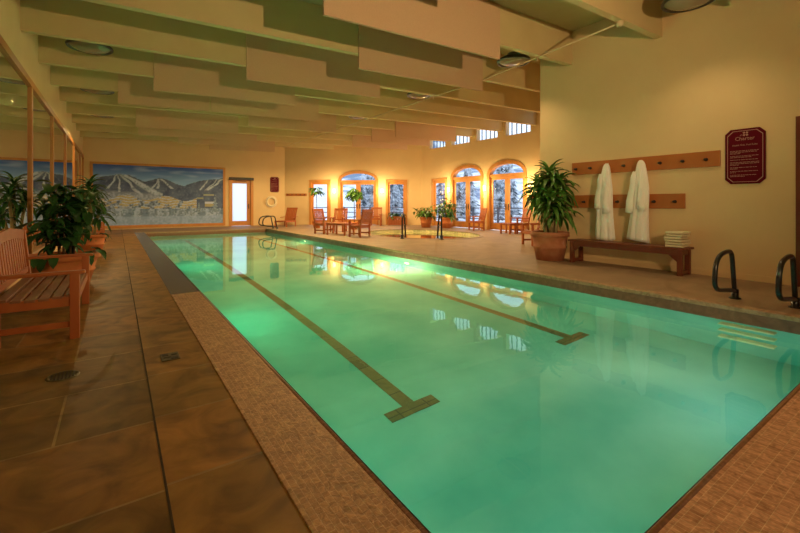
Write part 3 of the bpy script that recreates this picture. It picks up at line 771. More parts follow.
def robe(y, z_top, z_bot, ph, label, slv):
    """a robe hanging by its collar loop: gathered at the peg, falling in folds"""
    t = empty('bathrobe', (XR - 0.155, y, z_bot))
    H = z_top - z_bot
    prof = [(1.0, .02, .03), (.985, .045, .05), (.95, .068, .065), (.88, .088, .08), (.78, .115, .09), (.66, .14, .10), (.55, .15, .10), (.44, .15, .095), (.30, .155, .10), (.15, .165, .10), (.04, .175, .10), (0.0, .175, .10)]
    mb = MB(); n = 56; rings = []
    for (f, ry, rx) in prof:
        rg = []
        for j in range(n):
            a = 2 * PI * j / n
            fold = 1 + (0.16 * math.sin(a * 7 + ph + f * 1.2) + 0.08 * math.sin(a * 13 + ph * 2)) * (1 - f) ** 0.6 * 0.9
            yy = ry * math.cos(a) * (1 + 0.05 * math.sin(ph + f * 5)) + 0.03 * math.sin(f * 3 + ph)
            hem = 0.03 * math.sin(a + ph) * (1 - f) ** 3
            rg.append(mb.bm.verts.new((rx * math.sin(a) * fold * 0.95, yy * (1 + (fold - 1) * .5), f * H + hem)))
        rings.append(rg)
    for A, B in zip(rings, rings[1:]):
        for j in range(n):
            fc = mb.bm.faces.new((A[j], A[(j + 1) % n], B[(j + 1) % n], B[j])); fc.smooth = True
    mb.bm.faces.new(rings[0]); mb.bm.faces.new(list(reversed(rings[-1])))
    body = mb.build('body', M['robe'], t)
    sb = MB()
    for (s_, y0, y1, zt_, zb_, r) in slv:
        pts = [(-0.06 + 0.0 * k, y0 + (y1 - y0) * k / 7 + 0.012 * math.sin(k * 1.7), H * (zt_ + (zb_ - zt_) * k / 7)) for k in range(8)]
        rad = [r * q for q in (.55, .85, 1, 1.0, 1.02, 1.08, 1.15, 1.12)]
        sb = MB(); sb.tube(pts, rad, 16)
        for v in sb.bm.verts: v.co.x = -0.055 + (v.co.x + 0.06) * 0.8 + 0.008 * math.sin(v.co.z * 34 + v.co.y * 60)
        sb.build('sleeve', M['robe'], t)
    cb_ = MB(); cb_.tube([(-0.06, -0.05, .90 * H), (-0.085, -0.055, .75 * H), (-0.098, -0.03, .58 * H), (-0.10, 0.0, .40 * H)], [.016, .02, .02, .014], 8); cb_.build('lapel', M['robe'], t)
    lp = MB(); lp.tube([(0.06, 0, H * .99), (0.075, 0, H * 1.0), (0.10, 0, H * 1.005)], .006, 6); lp.build('hanging_loop', M['robe'], t)
    tag(t, label, 'robe', 'white bathrobes on the upper rack')
robe(4.29, 1.99, 0.50, 0.6, 'white bathrobe on the upper rack, left one nearer the potted plant', [(1, .06, .15, .86, .40, .058), (1, -.02, -.03, .82, .34, .07)])
robe(3.66, 2.00, 0.50, 2.2, 'white bathrobe on the upper rack, right one nearer the towel stack', [(1, .05, .17, .86, .35, .062), (1, -.04, -.06, .80, .37, .065)])

# ------------------------------------------------------------------ bench on the right + towels
def wall_bench():
    t = empty('wooden_bench', (7.80, 3.855, 0))
    L2, D2, H = 1.02, 0.20, 0.465
    mb = MB()
    for k in range(4): mb.box((-D2 + 0.05 + 0.1 * k, 0, H - 0.0175), (0.092, 2 * L2 + 0.06, 0.035), bev=0.006)
    mb.build('seat', M['bench'], t)
    mb = MB()
    for x in (-D2 + 0.045, D2 - 0.045): mb.box((x, 0, H - 0.08), (0.03, 2 * L2 - 0.10, 0.09), bev=0.004)
    mb.build('apron', M['bench'], t)
    for sx in (-1, 1):
        for sy in (-1, 1):
            mb = MB(); mb.box((sx * (D2 - 0.045), sy * (L2 - 0.05), (H - 0.035) / 2), (0.075, 0.075, H - 0.035), bev=0.006); mb.build('leg', M['bench'], t)
    for sy in (-1, 1):
        MB().box((0, sy * (L2 - 0.05), 0.05), (2 * D2 - 0.165, 0.05, 0.06), bev=0.004).build('stretcher', M['bench'], t); MB().box((0, sy * (L2 - 0.05), H - 0.085), (2 * D2 - 0.165, 0.05, 0.08), bev=0.004).build('top_rail', M['bench'], t)
    for sy in (-1, 1):
        mb = MB(); mb.prism([(sy * (L2 - 0.0875), H - 0.125), (sy * (L2 - 0.22), H - 0.125), (sy * (L2 - 0.0875), H - 0.24)], -D2 + 0.03, -D2 + 0.06)
        for v in mb.bm.verts: v.co = Vector((v.co.y, v.co.x, v.co.z))
        mb.build('bracket', M['bench'], t)
    tag(t, 'long dark red wooden bench against the right wall below the robes', 'bench')
wall_bench()
rr = random.Random(11); first = None; zt = 0.467
tl_ = ['bottom folded cream towel of the stack on the bench', 'second folded towel from the bottom of the bench stack', 'third folded towel from the bottom of the bench stack', 'fourth folded towel from the bottom of the bench stack', 'fifth folded towel from the bottom of the bench stack', 'topmost folded cream towel of the stack on the bench']
for k in range(6):
    hh = 0.044
    mb = MB(); n = 10
    pts = []
    # folded profile: rounded fold on one side, open edges on the other
    for j in range(n + 1):
        a = PI / 2 + PI * j / n; pts.append((-0.165 + hh / 2 * math.cos(a), hh / 2 + hh / 2 * math.sin(a)))
    pts += [(0.165, 0.002), (0.168, 0.008), (0.162, hh * .33), (0.168, hh * .42), (0.162, hh * .66), (0.167, hh * .75), (0.163, hh - .003)]
    mb.prism(pts, -0.125, 0.125)
    bmesh.ops.bevel(mb.bm, geom=[e for e in mb.bm.edges if abs(e.verts[0].co.y - e.verts[1].co.y) < 1e-6], offset=0.004, segments=1, affect='EDGES')
    for v in mb.bm.verts: v.co.z -= 0.006 * (abs(v.co.y) / .125) ** 2 * (v.co.z / hh); v.co.x += 0.006 * math.sin(v.co.y * 40 + k)
    o = mb.build('folded_towel', M['towel'], loc=(7.80 + rr.uniform(-.018, .018), 2.98 + rr.uniform(-.018, .018), zt)); o.rotation_euler = (0, 0, rr.uniform(-.07, .07)); o.scale = (rr.uniform(.90, 1.0), rr.uniform(.92, 1.06), 1); zt += hh + 0.001
    tag(o, tl_[k], 'towel', 'folded towels stacked on the bench')

# ------------------------------------------------------------------ grab rails
def grab_rail(loc, label, first=[None]):
    if first[0] is None:
        t = empty('grab_rail', loc)
        key = [(0.0, 0, 0.03), (-0.03, 0, 0.16), (-0.07, 0, 0.36), (-0.105, 0, 0.53), (-0.15, 0, 0.59), (-0.23, 0, 0.61), (-0.40, 0, 0.60), (-0.55, 0, 0.56), (-0.64, 0, 0.47), (-0.67, 0, 0.35), (-0.67, 0, 0.26), (-0.61, 0, 0.195), (-0.50, 0, 0.165), (-0.30, 0, 0.14), (-0.12, 0, 0.115), (-0.02, 0, 0.09)]
        P = []
        for i in range(len(key) - 1):
            p0, p1, p2, p3 = [Vector(key[max(0, min(len(key) - 1, i + d))]) for d in (-1, 0, 1, 2)]
            for s_ in range(4):
                u = s_ / 4
                P.append(0.5 * ((2 * p1) + (p2 - p0) * u + (2 * p0 - 5 * p1 + 4 * p2 - p3) * u * u + (3 * p1 - p0 - 3 * p2 + p3) * u ** 3))
        P.append(Vector(key[-1]))
        MB().tube(P, 0.026, 14).build('rail', M['black'], t)
        mb = MB(); mb.lathe([(0, 0.12), (0.036, 0.12), (0.04, 0.11), (0.04, 0.02), (0.062, 0.014), (0.066, 0.0), (0, 0.0)], 22); mb.build('base_flange', M['black'], t)
        tag(t, label, 'grab rail', 'black looped pool grab rails'); first[0] = t
        return t
    return copy_tree(first[0], loc, 0, label)
grab_rail((6.42, 1.81, 0), 'black looped grab rail near the bench, left of the near pair')
grab_rail((6.42, 1.25, 0), 'black looped grab rail beside the right doorway, right of the near pair')
grab_rail((6.15, 19.5, 0), 'black looped grab rail at far pool corner, farther of the far pair')
grab_rail((6.15, 18.9, 0), 'black looped grab rail at far pool corner, nearer of the far pair')
def spa_rail(loc, rz, label):
    t = empty('spa_handrail', loc, rz)
    P = [(0, 0, 0.0), (0, 0, 0.30), (0.0, 0, 0.62), (0.03, 0, 0.76), (0.12, 0, 0.84), (0.24, 0, 0.82), (0.36, 0, 0.68), (0.47, 0, 0.45), (0.54, 0, 0.2), (0.56, 0, -0.1), (0.56, 0, -0.5)]
    Q = []
    for a, b2 in zip(P, P[1:]):
        for k in range(3): Q.append(Vector(a).lerp(Vector(b2), k / 3))
    Q.append(Vector(P[-1]))
    MB().tube(Q, 0.03, 12).build('rail', M['black'], t)
    mb = MB(); mb.tube([(0, 0, 0.45), (0.20, 0, 0.47), (0.46, 0, 0.45)], 0.018, 10); mb.build('crossbar', M['black'], t)
    mb = MB(); mb.lathe([(0, 0.14), (0.05, 0.14), (0.055, 0.13), (0.055, 0.02), (0.08, 0.014), (0.085, 0), (0, 0)], 20); mb.build('base_flange', M['black'], t)
    tag(t, label, 'handrail', 'black handrails into the spa')
spa_rail((7.98, 11.35, 0), 0.75, 'black curved spa handrail, left one in front of the wooden chairs')
spa_rail((8.86, 10.33, 0), 1.1, 'black curved spa handrail, right one in front of the potted plants')

# ------------------------------------------------------------------ wooden seats
def garden_seat(name, W, D_, loc, rz, label, cat, arm_h=0.60, back_h=0.95, seat_h=0.43, arms=True, post=0.06, mats=None, group=None, crest=0.0, slats=None, rake=0.14):
    """front faces local +X, width along Y"""
    wood, seatm = mats or (M['chair'], M['chair'])
    t = empty(name, loc, rz); hw = W / 2; xf, xb = D_ / 2, -D_ / 2
    mb = MB(); n = max(5, int(D_ / 0.085)); wd = (D_ - 0.02) / n
    for k in range(n):
        f = k / (n - 1); x = xb + 0.01 + wd * (k + .5)
        mb.box((x, 0, seat_h - 0.012 - 0.030 * math.sin(PI * min(1, f * 1.05)) * 0.7), (wd * 0.78, W - 0.02 if arms else W, 0.022), bev=0.003)
    mb.build('seat', seatm, t)
    ap = MB()
    ap.box((xf - 0.02, 0, seat_h - 0.07), (0.03, W - 0.08, 0.075), bev=0.003); ap.box((xb + 0.03, 0, seat_h - 0.07), (0.03, W - 0.08, 0.075), bev=0.003)
    for s in (-1, 1): ap.box((0, s * (hw - 0.03), seat_h - 0.065), (D_ - 0.06, 0.032, 0.085), bev=0.003)
    ap.build('apron', wood, t)
    for s in (-1, 1):
        mb = MB(); mb.box((xf - post / 2 + 0.01, s * (hw - post / 2), (arm_h if arms else seat_h) / 2), (post, post, arm_h if arms else seat_h), bev=0.004); mb.build('leg', wood, t)
        mb = MB(); mb.bar((xb + 0.02, s * (hw - post / 2), 0), (xb + 0.02, s * (hw - post / 2), seat_h), post * .9, post * .9, (1, 0, 0), 0.003)
        mb.bar((xb + 0.02, s * (hw - post / 2), seat_h - 0.02), (xb + 0.02 - rake, s * (hw - post / 2), back_h), post * .9, post * .8, (1, 0, 0), 0.003); mb.build('leg', wood, t)
        if arms:
            mb = MB(); mb.bar((xb - 0.06, s * (hw - 0.035), arm_h + 0.012), (xf + 0.05, s * (hw - 0.035), arm_h + 0.012), 0.075, 0.03, bev=0.008); mb.build('armrest', wood, t)
        mb = MB(); mb.box((0, s * (hw - post / 2), 0.13), (D_ - 0.06, 0.03, 0.05), bev=0.003); mb.build('stretcher', wood, t)
    bk = MB(); bx = lambda z: xb + 0.02 - rake * (z - seat_h) / (back_h - seat_h)
    n = slats or max(5, int(W / 0.085))
    for k in range(n):
        f = (k + .5) / n; y = -hw + post + (W - 2 * post) * f; zt_ = back_h - 0.06 + crest * math.sin(PI * f)
        bk.bar((bx(seat_h + 0.04), y, seat_h + 0.04), (bx(zt_), y, zt_), (W - 2 * post) / n * 0.62, 0.018, (1, 0, 0))
    bk.bar((bx(seat_h + 0.07), -hw + post, seat_h + 0.07), (bx(seat_h + 0.07), hw - post, seat_h + 0.07), 0.03, 0.06)
    m = 8
    for k in range(m):
        f0, f1 = k / m, (k + 1) / m
        z0_, z1_ = back_h - 0.05 + crest * math.sin(PI * f0), back_h - 0.05 + crest * math.sin(PI * f1)
        bk.bar((bx(z0_), -hw + post * .5 + (W - post) * f0, z0_), (bx(z1_), -hw + post * .5 + (W - post) * f1, z1_), 0.035, 0.10)
    bk.build('backrest', wood, t)
    tag(t, label, cat, group)
    return t
garden_seat('garden_bench', 1.58, 0.56, (-0.565, 5.40, 0), 0, 'slatted garden bench with armrests at the left picture edge', 'bench', arm_h=0.575, back_h=0.90, rake=0.05, seat_h=0.40, post=0.07, mats=(M['chair'], M['chair_seat']), crest=0.05, slats=14)
G = 'wooden armchairs round the pool'
ch0 = garden_seat('wooden_armchair', 0.60, 0.52, (6.85, 15.2, 0), -1.2, 'wooden armchair left of the low table by the spa, facing right', 'chair', back_h=0.99, group=G)
copy_tree(ch0, (7.22, 12.95, 0), 1.95, 'wooden armchair right of the low table, nearest of that seating group, back turned to camera')
copy_tree(ch0, (7.75, 15.75, 0), -2.35, 'wooden armchair behind the low table, facing the camera')
copy_tree(ch0, (11.45, 18.75, 0), -2.25, 'wooden armchair against the angled wall between arched door and narrow window')
copy_tree(ch0, (13.25, 13.05, 0), 2.75, 'wooden armchair between the two arched doors on the right wall')
copy_tree(ch0, (13.35, 10.75, 0), 2.75, 'wooden armchair with a footstool by the right arched door')
copy_tree(ch0, (9.95, 7.45, 0), 2.75, 'wooden armchair partly hidden behind the big potted plant')
copy_tree(ch0, (-0.62, 15.6, 0), 0.15, 'wooden armchair at far left below the mural, beside the potted plants')
def low_table(name, loc, rz, W, D_, H, label, cat):
    t = empty(name, loc, rz)
    mb = MB(); n = max(4, int(D_ / .09))
    for k in range(n): mb.box((-D_ / 2 + D_ / n * (k + .5), 0, H - 0.012), (D_ / n * .86, W, 0.024), bev=0.003)
    mb.build('tabletop', M['chair'], t)
    mb = MB()
    for s in (-1, 1): mb.box((s * (D_ / 2 - .05), 0, H - .055), (.025, W - .12, .06)); mb.box((0, s * (W / 2 - .05), H - .055), (D_ - .12, .025, .06))
    mb.build('apron', M['chair'], t)
    for sx in (-1, 1):
        for sy in (-1, 1): MB().box((sx * (D_ / 2 - .05), sy * (W / 2 - .05), (H - .024) / 2), (.055, .055, H - .024), bev=0.003).build('leg', M['chair'], t)
    tag(t, label, cat)
low_table('coffee_table', (7.05, 14.15, 0), 0.35, 1.0, 0.6, 0.46, 'low slatted wooden table between the armchairs by the spa', 'table')
low_table('footstool', (12.78, 10.85, 0), 0.0, 0.55, 0.42, 0.42, 'low wooden footstool in front of the armchair by the right arched door', 'stool')

# deck lounger near the far corner
t = empty('deck_lounger', (7.35, 20.95, 0), PI + 0.75)
mb = MB()
for k in range(9): mb.box((-0.25 + 0.11 * k, 0, 0.30), (0.09, 0.60, 0.022), bev=0.003)
mb.build('seat', M['chair'], t)
mb = MB()
for s in (-1, 1): mb.box((0.2, s * 0.31, 0.27), (1.1, 0.035, 0.08), bev=0.003)
mb.build('side_rail', M['chair'], t)
mb = MB()
for k in range(7): mb.bar((-0.28, -0.27 + 0.09 * k, 0.30), (-0.56, -0.27 + 0.09 * k, 0.98), 0.078, 0.02, (1, 0, 0))
for z, x in ((0.4, -.34), (0.93, -.56)): mb.bar((x, -.31, z), (x, .31, z), 0.03, 0.07)
mb.build('backrest', M['chair'], t)
for x in (-0.3, 0.68):
    for s in (-1, 1): MB().box((x, s * 0.31, 0.135), (0.06, 0.045, 0.27), bev=0.003).build('leg', M['chair'], t)
for s in (-1, 1): MB().bar((-0.5, s * .33, .50), (0.1, s * .33, .46), .05, .025).build('armrest', M['chair'], t)
tag(t, 'wooden deck lounger with raised back in the far corner beside the grab rails', 'lounger')

# ------------------------------------------------------------------ plants
def pot(parent, r, h, mat, bands=True, taper=0.76):
    rb = r * taper
    prof = [(0, 0), (rb, 0), (rb + (r - rb) * .5, h * .42)]
    if bands: prof += [(rb + (r - rb) * .5 + .014, h * .44), (rb + (r - rb) * .55 + .014, h * .49), (rb + (r - rb) * .56, h * .51)]
    prof += [(r * .965, h * .80), (r * .99, h * .83), (r * 1.06, h * .84), (r * 1.07, h * .97), (r * 1.04, h), (r * .95, h), (r * .93, h * .9)]
    mb = MB(); mb.lathe(prof, 44); po = mb.build('pot', mat, parent)
    mb = MB(); mb.lathe([(0, h * .92), (r * .93, h * .9)], 30); mb.build('soil', M['soil'], po)
def strap_head(lf, c, n, ln, w, rr, el0=-0.1, el1=1.35, droop=1.9):
    for k in range(n):
        az = k * 2.39996 + rr.uniform(-.25, .25); f = k / n
        el = el0 + (el1 - el0) * f ** 0.8
        lf.leaf((c[0] + .015 * math.cos(az), c[1] + .015 * math.sin(az), c[2] - .22 * (1 - f)), az, el, ln * rr.uniform(.75, 1.1) * (1 - .25 * f), w * rr.uniform(.8, 1.1), droop * rr.uniform(.7, 1.2), 6)
def clampx(lf, loc, t):
    lo, hi = XL + 0.07, (XR - 0.03 if loc[1] < YRET else XF - 0.05)
    for v in lf.bm.verts:
        x = v.co.x + loc[0]
        if x < lo: v.co.x = lo - loc[0] + 0.004 * math.sin(v.co.z * 37)
        elif x > hi: v.co.x = hi - loc[0] - 0.004 - 0.004 * math.sin(v.co.z * 37)
def corn_plant(loc, r, h, canes, label, mat_leaf, mat_pot, ln=.62, w=.075, nl=34, seed=1, trail=0):
    rr = random.Random(seed); t = empty('potted_corn_plant', loc); pot(t, r, h, mat_pot)
    lf = MB()
    for (dx, dy, zt_, lean) in canes:
        top = (dx + lean[0], dy + lean[1], zt_)
        mb = MB(); mb.tube([(dx, dy, h * .88), (dx + lean[0] * .4, dy + lean[1] * .4, (h + zt_) / 2), top], [.036, .033, .03], 10); mb.build('cane', M['cane'], t)
        strap_head(lf, (top[0], top[1], zt_ + .06), nl, ln, w, rr)
    if trail:
        for k in range(trail):
            az = rr.uniform(0, 2 * PI); q = r * rr.uniform(.3, .95)
            lf.leaf((q * math.cos(az), q * math.sin(az), h * .95), az, rr.uniform(.2, 1.2), rr.uniform(.2, .4), .07, 2.2, 4)
    clampx(lf, loc, t); lf.build('foliage', mat_leaf, t)
    tag(t, label, 'potted plant'); return t
corn_plant((7.62, 5.335, 0), 0.37, 0.60, [(-.06, .05, 1.52, (-.10, .10)), (.05, -.03, 1.62, (.03, -.14)), (.02, .09, 1.34, (.04, .16)), (-.07, -.08, 1.26, (-.16, -.10)), (.0, .02, 1.80, (.0, .0)), (.04, -.1, 1.08, (-.04, -.14))],
           'large corn plant with strap leaves in wide terracotta pot beside the right bench', M['leaf'], M['terra_old'], .56, .092, 46, 3)
corn_plant((-0.55, 12.5, 0), 0.32, 0.45, [(0, 0, 1.62, (0, 0)), (-.08, .08, 1.25, (-.1, .05)), (.08, -.05, 0.95, (.1, -.05)), (0, -.1, 1.38, (.05, -.1))],
           'tall dark corn plant in terracotta pot along the mirror wall, behind the leafy bush', M['leaf_dark'], M['terra'], .5, .08, 32, 5, trail=20)
def bush(name, loc, r, h, label, spread, zc, zr, n, leaf, lw, mat, matp, seed, stems=6, droop=1.2, trail=0, lean=(0, 0)):
    rr = random.Random(seed); t = empty(name, loc); pot(t, r, h, matp, taper=.74)
    st = MB(); lf = MB()
    tips = []
    for k in range(stems):
        a = 2 * PI * k / stems + rr.uniform(-.3, .3); q = spread * rr.uniform(.2, .75)
        tip = Vector((q * math.cos(a) + lean[0], q * math.sin(a) + lean[1], zc + zr * rr.uniform(-.2, .9))); b0 = Vector((.3 * r * math.cos(a), .3 * r * math.sin(a), h * .88))
        st.tube([b0, b0.lerp(tip, .5) + Vector((0, 0, .06)), tip], [.012, .01, .006], 7); tips.append((b0, tip))
    st.build('stems', M['bark'], t)
    for k in range(n):
        b0, tip = rr.choice(tips); f = rr.uniform(.25, 1.02); p = b0.lerp(tip, f) + Vector((rr.gauss(0, .3) * spread, rr.gauss(0, .3) * spread, rr.gauss(0, .2) * zr))
        p.z = max(p.z, h + .10)
        lf.leaf(p, rr.uniform(0, 2 * PI), rr.uniform(-.4, .7), leaf * rr.uniform(.7, 1.2), lw * rr.uniform(.7, 1.2), droop * rr.uniform(.6, 1.3), 4)
    for k in range(trail):
        a = rr.uniform(0, 2 * PI)
        p = Vector((r * 1.02 * math.cos(a), r * 1.02 * math.sin(a), h * rr.uniform(.95, 1.1)))
        lf.leaf(p, a, rr.uniform(-.2, .6), leaf * rr.uniform(.7, 1.1), lw, 2.0, 4)
    clampx(lf, loc, t); lf.build('foliage', mat, t)
    tag(t, label, 'potted plant'); return t
bush('potted_bush', (-0.66, 7.75, 0), 0.43, 0.46, 'broad leafy bush in wide terracotta pot behind the garden bench', .40, 1.17, .40, 250, .24, .11, M['leaf_dark'], M['terra'], 21, 9, trail=10)
bush('potted_bush', (12.75, 16.05, 0), 0.30, 0.52, 'low leafy plant in round terracotta pot left of the narrow right window', .62, .85, .32, 130, .34, .10, M['leaf_bright'], M['terra'], 31, 8, trail=10)
bush('potted_bush', (13.25, 15.05, 0), 0.30, 0.52, 'taller leafy plant in terracotta pot below the narrow right window', .55, 1.0, .55, 140, .34, .10, M['leaf'], M['terra'], 41, 8, trail=8)
def ficus(loc, zc, rad, n, label, mat, seed):
    rr = random.Random(seed); t = empty('potted_tree', loc); pot(t, .2, .34, M['terra'])
    mb = MB(); mb.tube([(0, 0, .3), (.015, .01, .8), (-.01, 0, zc - rad * .6), (0, 0, zc)], [.02, .018, .016, .01], 8); mb.build('trunk', M['bark'], t)
    lf = MB()
    for k in range(n):
        v = Vector((rr.gauss(0, 1), rr.gauss(0, 1), rr.gauss(0, 1))).normalized() * rad * rr.uniform(.3, 1)
        lf.leaf((v.x, v.y, zc + v.z * .95), math.atan2(v.y, v.x) + rr.uniform(-.6, .6), rr.uniform(-.3, .6), .22, .075, 1.5, 4)
    lf.build('foliage', mat, t); tag(t, label, 'potted tree')
ficus((9.05, 16.75, 0), 1.62, .34, 190, 'slim potted tree with round crown in front of the arched door', M['leaf'], 51)
ficus((8.05, 18.75, 0), 1.80, .30, 70, 'slim sparse potted tree in front of the narrow window left of the arched door', M['leaf'], 52)
# slatted planter box
t = empty('planter_box', (12.66, 18.55, 0), math.atan2(-4.75, 6.16))
mb = MB()
for s in (-1, 1):
    for k in range(7): mb.box((-.36 + .12 * k, s * .2, .25), (.09, .022, .44), bev=.003)
    for k in range(3): mb.box((s * .40, -.13 + .13 * k, .25), (.022, .09, .44), bev=.003)
for z in (.06, .46):
    for s in (-1, 1): mb.box((0, s * .2, z), (.84, .04, .05)); mb.box((s * .40, 0, z), (.04, .40, .05))
mb.build('slat_sides', M['chair'], t)
MB().box((0, 0, .42), (.76, .36, .02)).build('soil', M['soil'], t)
for sx in (-1, 1):
    for sy in (-1, 1): MB().box((sx * .4, sy * .2, .25), (.05, .05, .5), bev=.003).build('leg', M['chair'], t)
lf = MB(); rr = random.Random(61)
for k in range(80): lf.leaf((rr.uniform(-.36, .36), rr.uniform(-.15, .15), .43 + rr.uniform(0, .22)), rr.uniform(0, 2 * PI), rr.uniform(-.1, .9), .30, .09, 1.6, 4)
lf.build('foliage', M['leaf_dark'], t); tag(t, 'slatted wooden planter box with leafy plants under the angled wall narrow window', 'planter')

# ------------------------------------------------------------------ small wall things
t = empty('life_ring', matrix=F_FAR @ Matrix.Translation((UFAR(7.06), -0.075, 1.30)))
mb = MB(); mb.tube([(0.235 * math.cos(2 * PI * k / 36), 0, 0.235 * math.sin(2 * PI * k / 36)) for k in range(36)], 0.052, 12, closed=True); mb.build('ring', M['ivory'], t)
mb = MB(); mb.tube([(0.31 * math.cos(2 * PI * k / 36), -0.02, 0.31 * math.sin(2 * PI * k / 36)) for k in range(36)], 0.012, 6, closed=True); mb.build('rope', M['robe'], t)
tag(t, 'round ivory life ring hung on the far wall above the grab rails', 'life ring')
t = empty('fire_alarm', matrix=F_R @ Matrix.Translation((UR(10.62), 0, 1.46)))
MB().box((0, -0.03, 0), (0.15, 0.058, 0.24), bev=0.008).build('housing', M['red'], t)
MB().box((0, -0.064, -0.03), (0.09, 0.012, 0.03), bev=0.003).build('pull_handle', M['paper'], t)
tag(t, 'small red fire alarm box below the sconce behind the big plant', 'alarm')
MBs = MB(); MBs.box((0, -0.008, 0), (0.16, 0.014, 0.20), bev=0.003)
tag(MBs.build('notice_plate', M['maroon'], matrix=F_NR @ Matrix.Translation((YRET - 5.35, 0, 1.62))), 'small maroon notice plate on the wall partly hidden by the big plant', 'notice')
MBs = MB(); MBs.box((0, -0.004, 0), (0.14, 0.006, 0.19))
tag(MBs.build('paper_notice', M['paper'], matrix=F_NR @ Matrix.Translation((YRET - 5.38, 0, 1.25))), 'white paper notice on the wall below the maroon plate behind the plant', 'notice')

# floor drains
t = empty('floor_drain', (-0.31, 3.66, 0))
mb = MB(); mb.lathe([(0.0, 0.002), (0.075, 0.002), (0.08, 0.006), (0.092, 0.006), (0.095, 0.0)], 30); mb.build('rim', M['drain'], t)
mb = MB()
for k in range(7): mb.box((-.06 + .02 * k, 0, .005), (.009, 2 * math.sqrt(max(0, .075 ** 2 - (.06 - .02 * k) ** 2)), .004))
mb.build('grate', M['iron'], t); tag(t, 'round slotted floor drain in the slate slabs at left', 'drain')
t = empty('valve_cover', (0.34, 3.64, 0), 0.0)
MB().box((0, 0, .003), (.125, .17, .008), bev=.002).build('lid', M['drain'], t)
mb = MB()
for (x, y, a, b2) in ((-.03, .045, .04, .05), (.03, .03, .04, .03), (-.02, -.02, .05, .02), (.025, -.045, .05, .05)): mb.box((x, y, .008), (a, b2, .003))
mb.build('relief', M['iron'], t); tag(t, 'small square metal cover plate set in the slate border by the pool', 'cover plate')

# ------------------------------------------------------------------ outdoors
mb = MB(); nx, ny = 60, 50
def hz_(x, y):
    d = max(0, x - 24) * .16 + max(0, y - 31) * .16
    near = 0.10 + 0.12 * noise.noise(Vector((x * .3, y * .3, 0)))
    return -0.15 + (near if (x > 15.5 or y > 24.5) else 0) + d * (1 + .5 * noise.noise(Vector((x * .05, y * .05, 3))))
gv = [[mb.bm.verts.new((-25 + 110 * i / nx, -8 + 105 * j / ny, 0)) for i in range(nx + 1)] for j in range(ny + 1)]
for row in gv:
    for v in row: v.co.z = -1.6 if (v.co.x < 15.0 and v.co.y < 24.0) else hz_(v.co.x, v.co.y)
for j in range(ny):
    for i in range(nx):
        f = mb.bm.faces.new((gv[j][i], gv[j][i + 1], gv[j + 1][i + 1], gv[j + 1][i])); f.smooth = True
        c = f.calc_center_median()
        f.material_index = 1 if (c.x > 20 and c.x + c.y > 66 and c.x / c.y > .5) else 0
o = mb.build('snow_ground', [M['snow'], M['forest_hill']]); struct(o)
struct(MB().box((19.0, 14.0, -0.12), (9.4, 18.0, 0.10)).build('terrace_outside', M['snow']))
struct(MB().prism([(0, 0), (12, 0), (12, 5), (0, 5)], 0, 5).build('terrace_far', M['snow'], matrix=Matrix.Translation((2.0, 23.1, -0.12)) @ Matrix.Rotation(-PI / 2, 4, 'X') @ Matrix.Scale(1, 4) @ Matrix.Translation((0, -0.02, 0))) if False else MB().box((8.0, 25.6, -0.12), (14.0, 5.0, 0.10)).build('terrace_far', M['snow']))
def conifer_mesh(seed):
    rr = random.Random(seed); mb = MB(); H = 1.0
    for k in range(13):
        z = .10 + .88 * k / 13; r = .19 * (1 - k / 13.5) + .01
        n = 15
        c = mb.bm.verts.new((0, 0, z + .11)); rg = []
        for j in range(n * 2):
            a = PI * j / n + rr.uniform(-.08, .08); q = r * (1.08 if j % 2 else .62) * rr.uniform(.85, 1.12)
            rg.append(mb.bm.verts.new((q * math.cos(a), q * math.sin(a), z - (.035 if j % 2 else 0) + rr.uniform(-.01, .01))))
        for j in range(n * 2): mb.bm.faces.new((c, rg[j], rg[(j + 1) % (n * 2)]))
    return mb
t = empty('conifer_tree', (0, 0, 0)); conifer_mesh(1).build('crown', M['conifer'], t)
mb = MB(); mb.tube([(0, 0, -.05), (0, 0, .3)], .025, 8); mb.build('trunk', M['bark'], t)
rr = random.Random(77)
spots = [(15.6, 27.6, 3.6), (18.3, 31.3, 5.2), (20.4, 33.7, 5.6), (14.8, 24.6, 3.2), (17.6, 26.4, 4.4), (19.9, 29.5, 5), (22.9, 33.1, 5.8), (17.6, 23.4, 3.4), (20.6, 25.4, 4.6), (22.8, 28.0, 5), (26.0, 30.2, 5.6), (20.0, 21.6, 3.6), (23.0, 23.4, 4.2), (25.6, 26.4, 5), (28.6, 29.3, 5.6), (20.9, 18.6, 3.4), (24.6, 20.6, 4.6), (27.6, 23.5, 5), (31.0, 27.4, 5.8), (22.8, 16.6, 3.6), (26.3, 18.3, 4.6), (30.0, 22.0, 5.4), (33.4, 25.2, 6)]
for i, (x, y, H) in enumerate(spots):
    o = t if i == 0 else copy_tree(t, (x, y, 0), rr.uniform(0, 6), None)
    o.location = (x, y, hz_(x, y) - .1); o.scale = (H, H, H); o.rotation_euler = (0, 0, rr.uniform(0, 6))
    tag(o, 'snow-dusted conifer on the slope outside the windows', 'tree', 'conifers outside the windows')
def railing(a, b2, label):
    a, b2 = Vector(a), Vector(b2); d = b2 - a; t = empty('terrace_railing', a, math.atan2(d.y, d.x)); L_ = d.length
    mb = MB()
    for z in (.35, .68, 1.0): mb.bar((0, 0, z), (L_, 0, z), .05, .05)
    mb.build('rail', M['rail_out'], t)
    n = int(L_ / 2)
    for k in range(n + 1): MB().box((L_ * k / n, 0, .5), (.09, .09, 1.1)).build('post', M['rail_out'], t)
    tag(t, label, 'railing')
railing((18.0, 6.0, -.07), (18.0, 20.0, -.07), 'dark terrace railing outside the right wall doors')
railing((18.0, 20.4, -.07), (9.0, 27.6, -.07), 'dark terrace railing outside the angled wall doors')

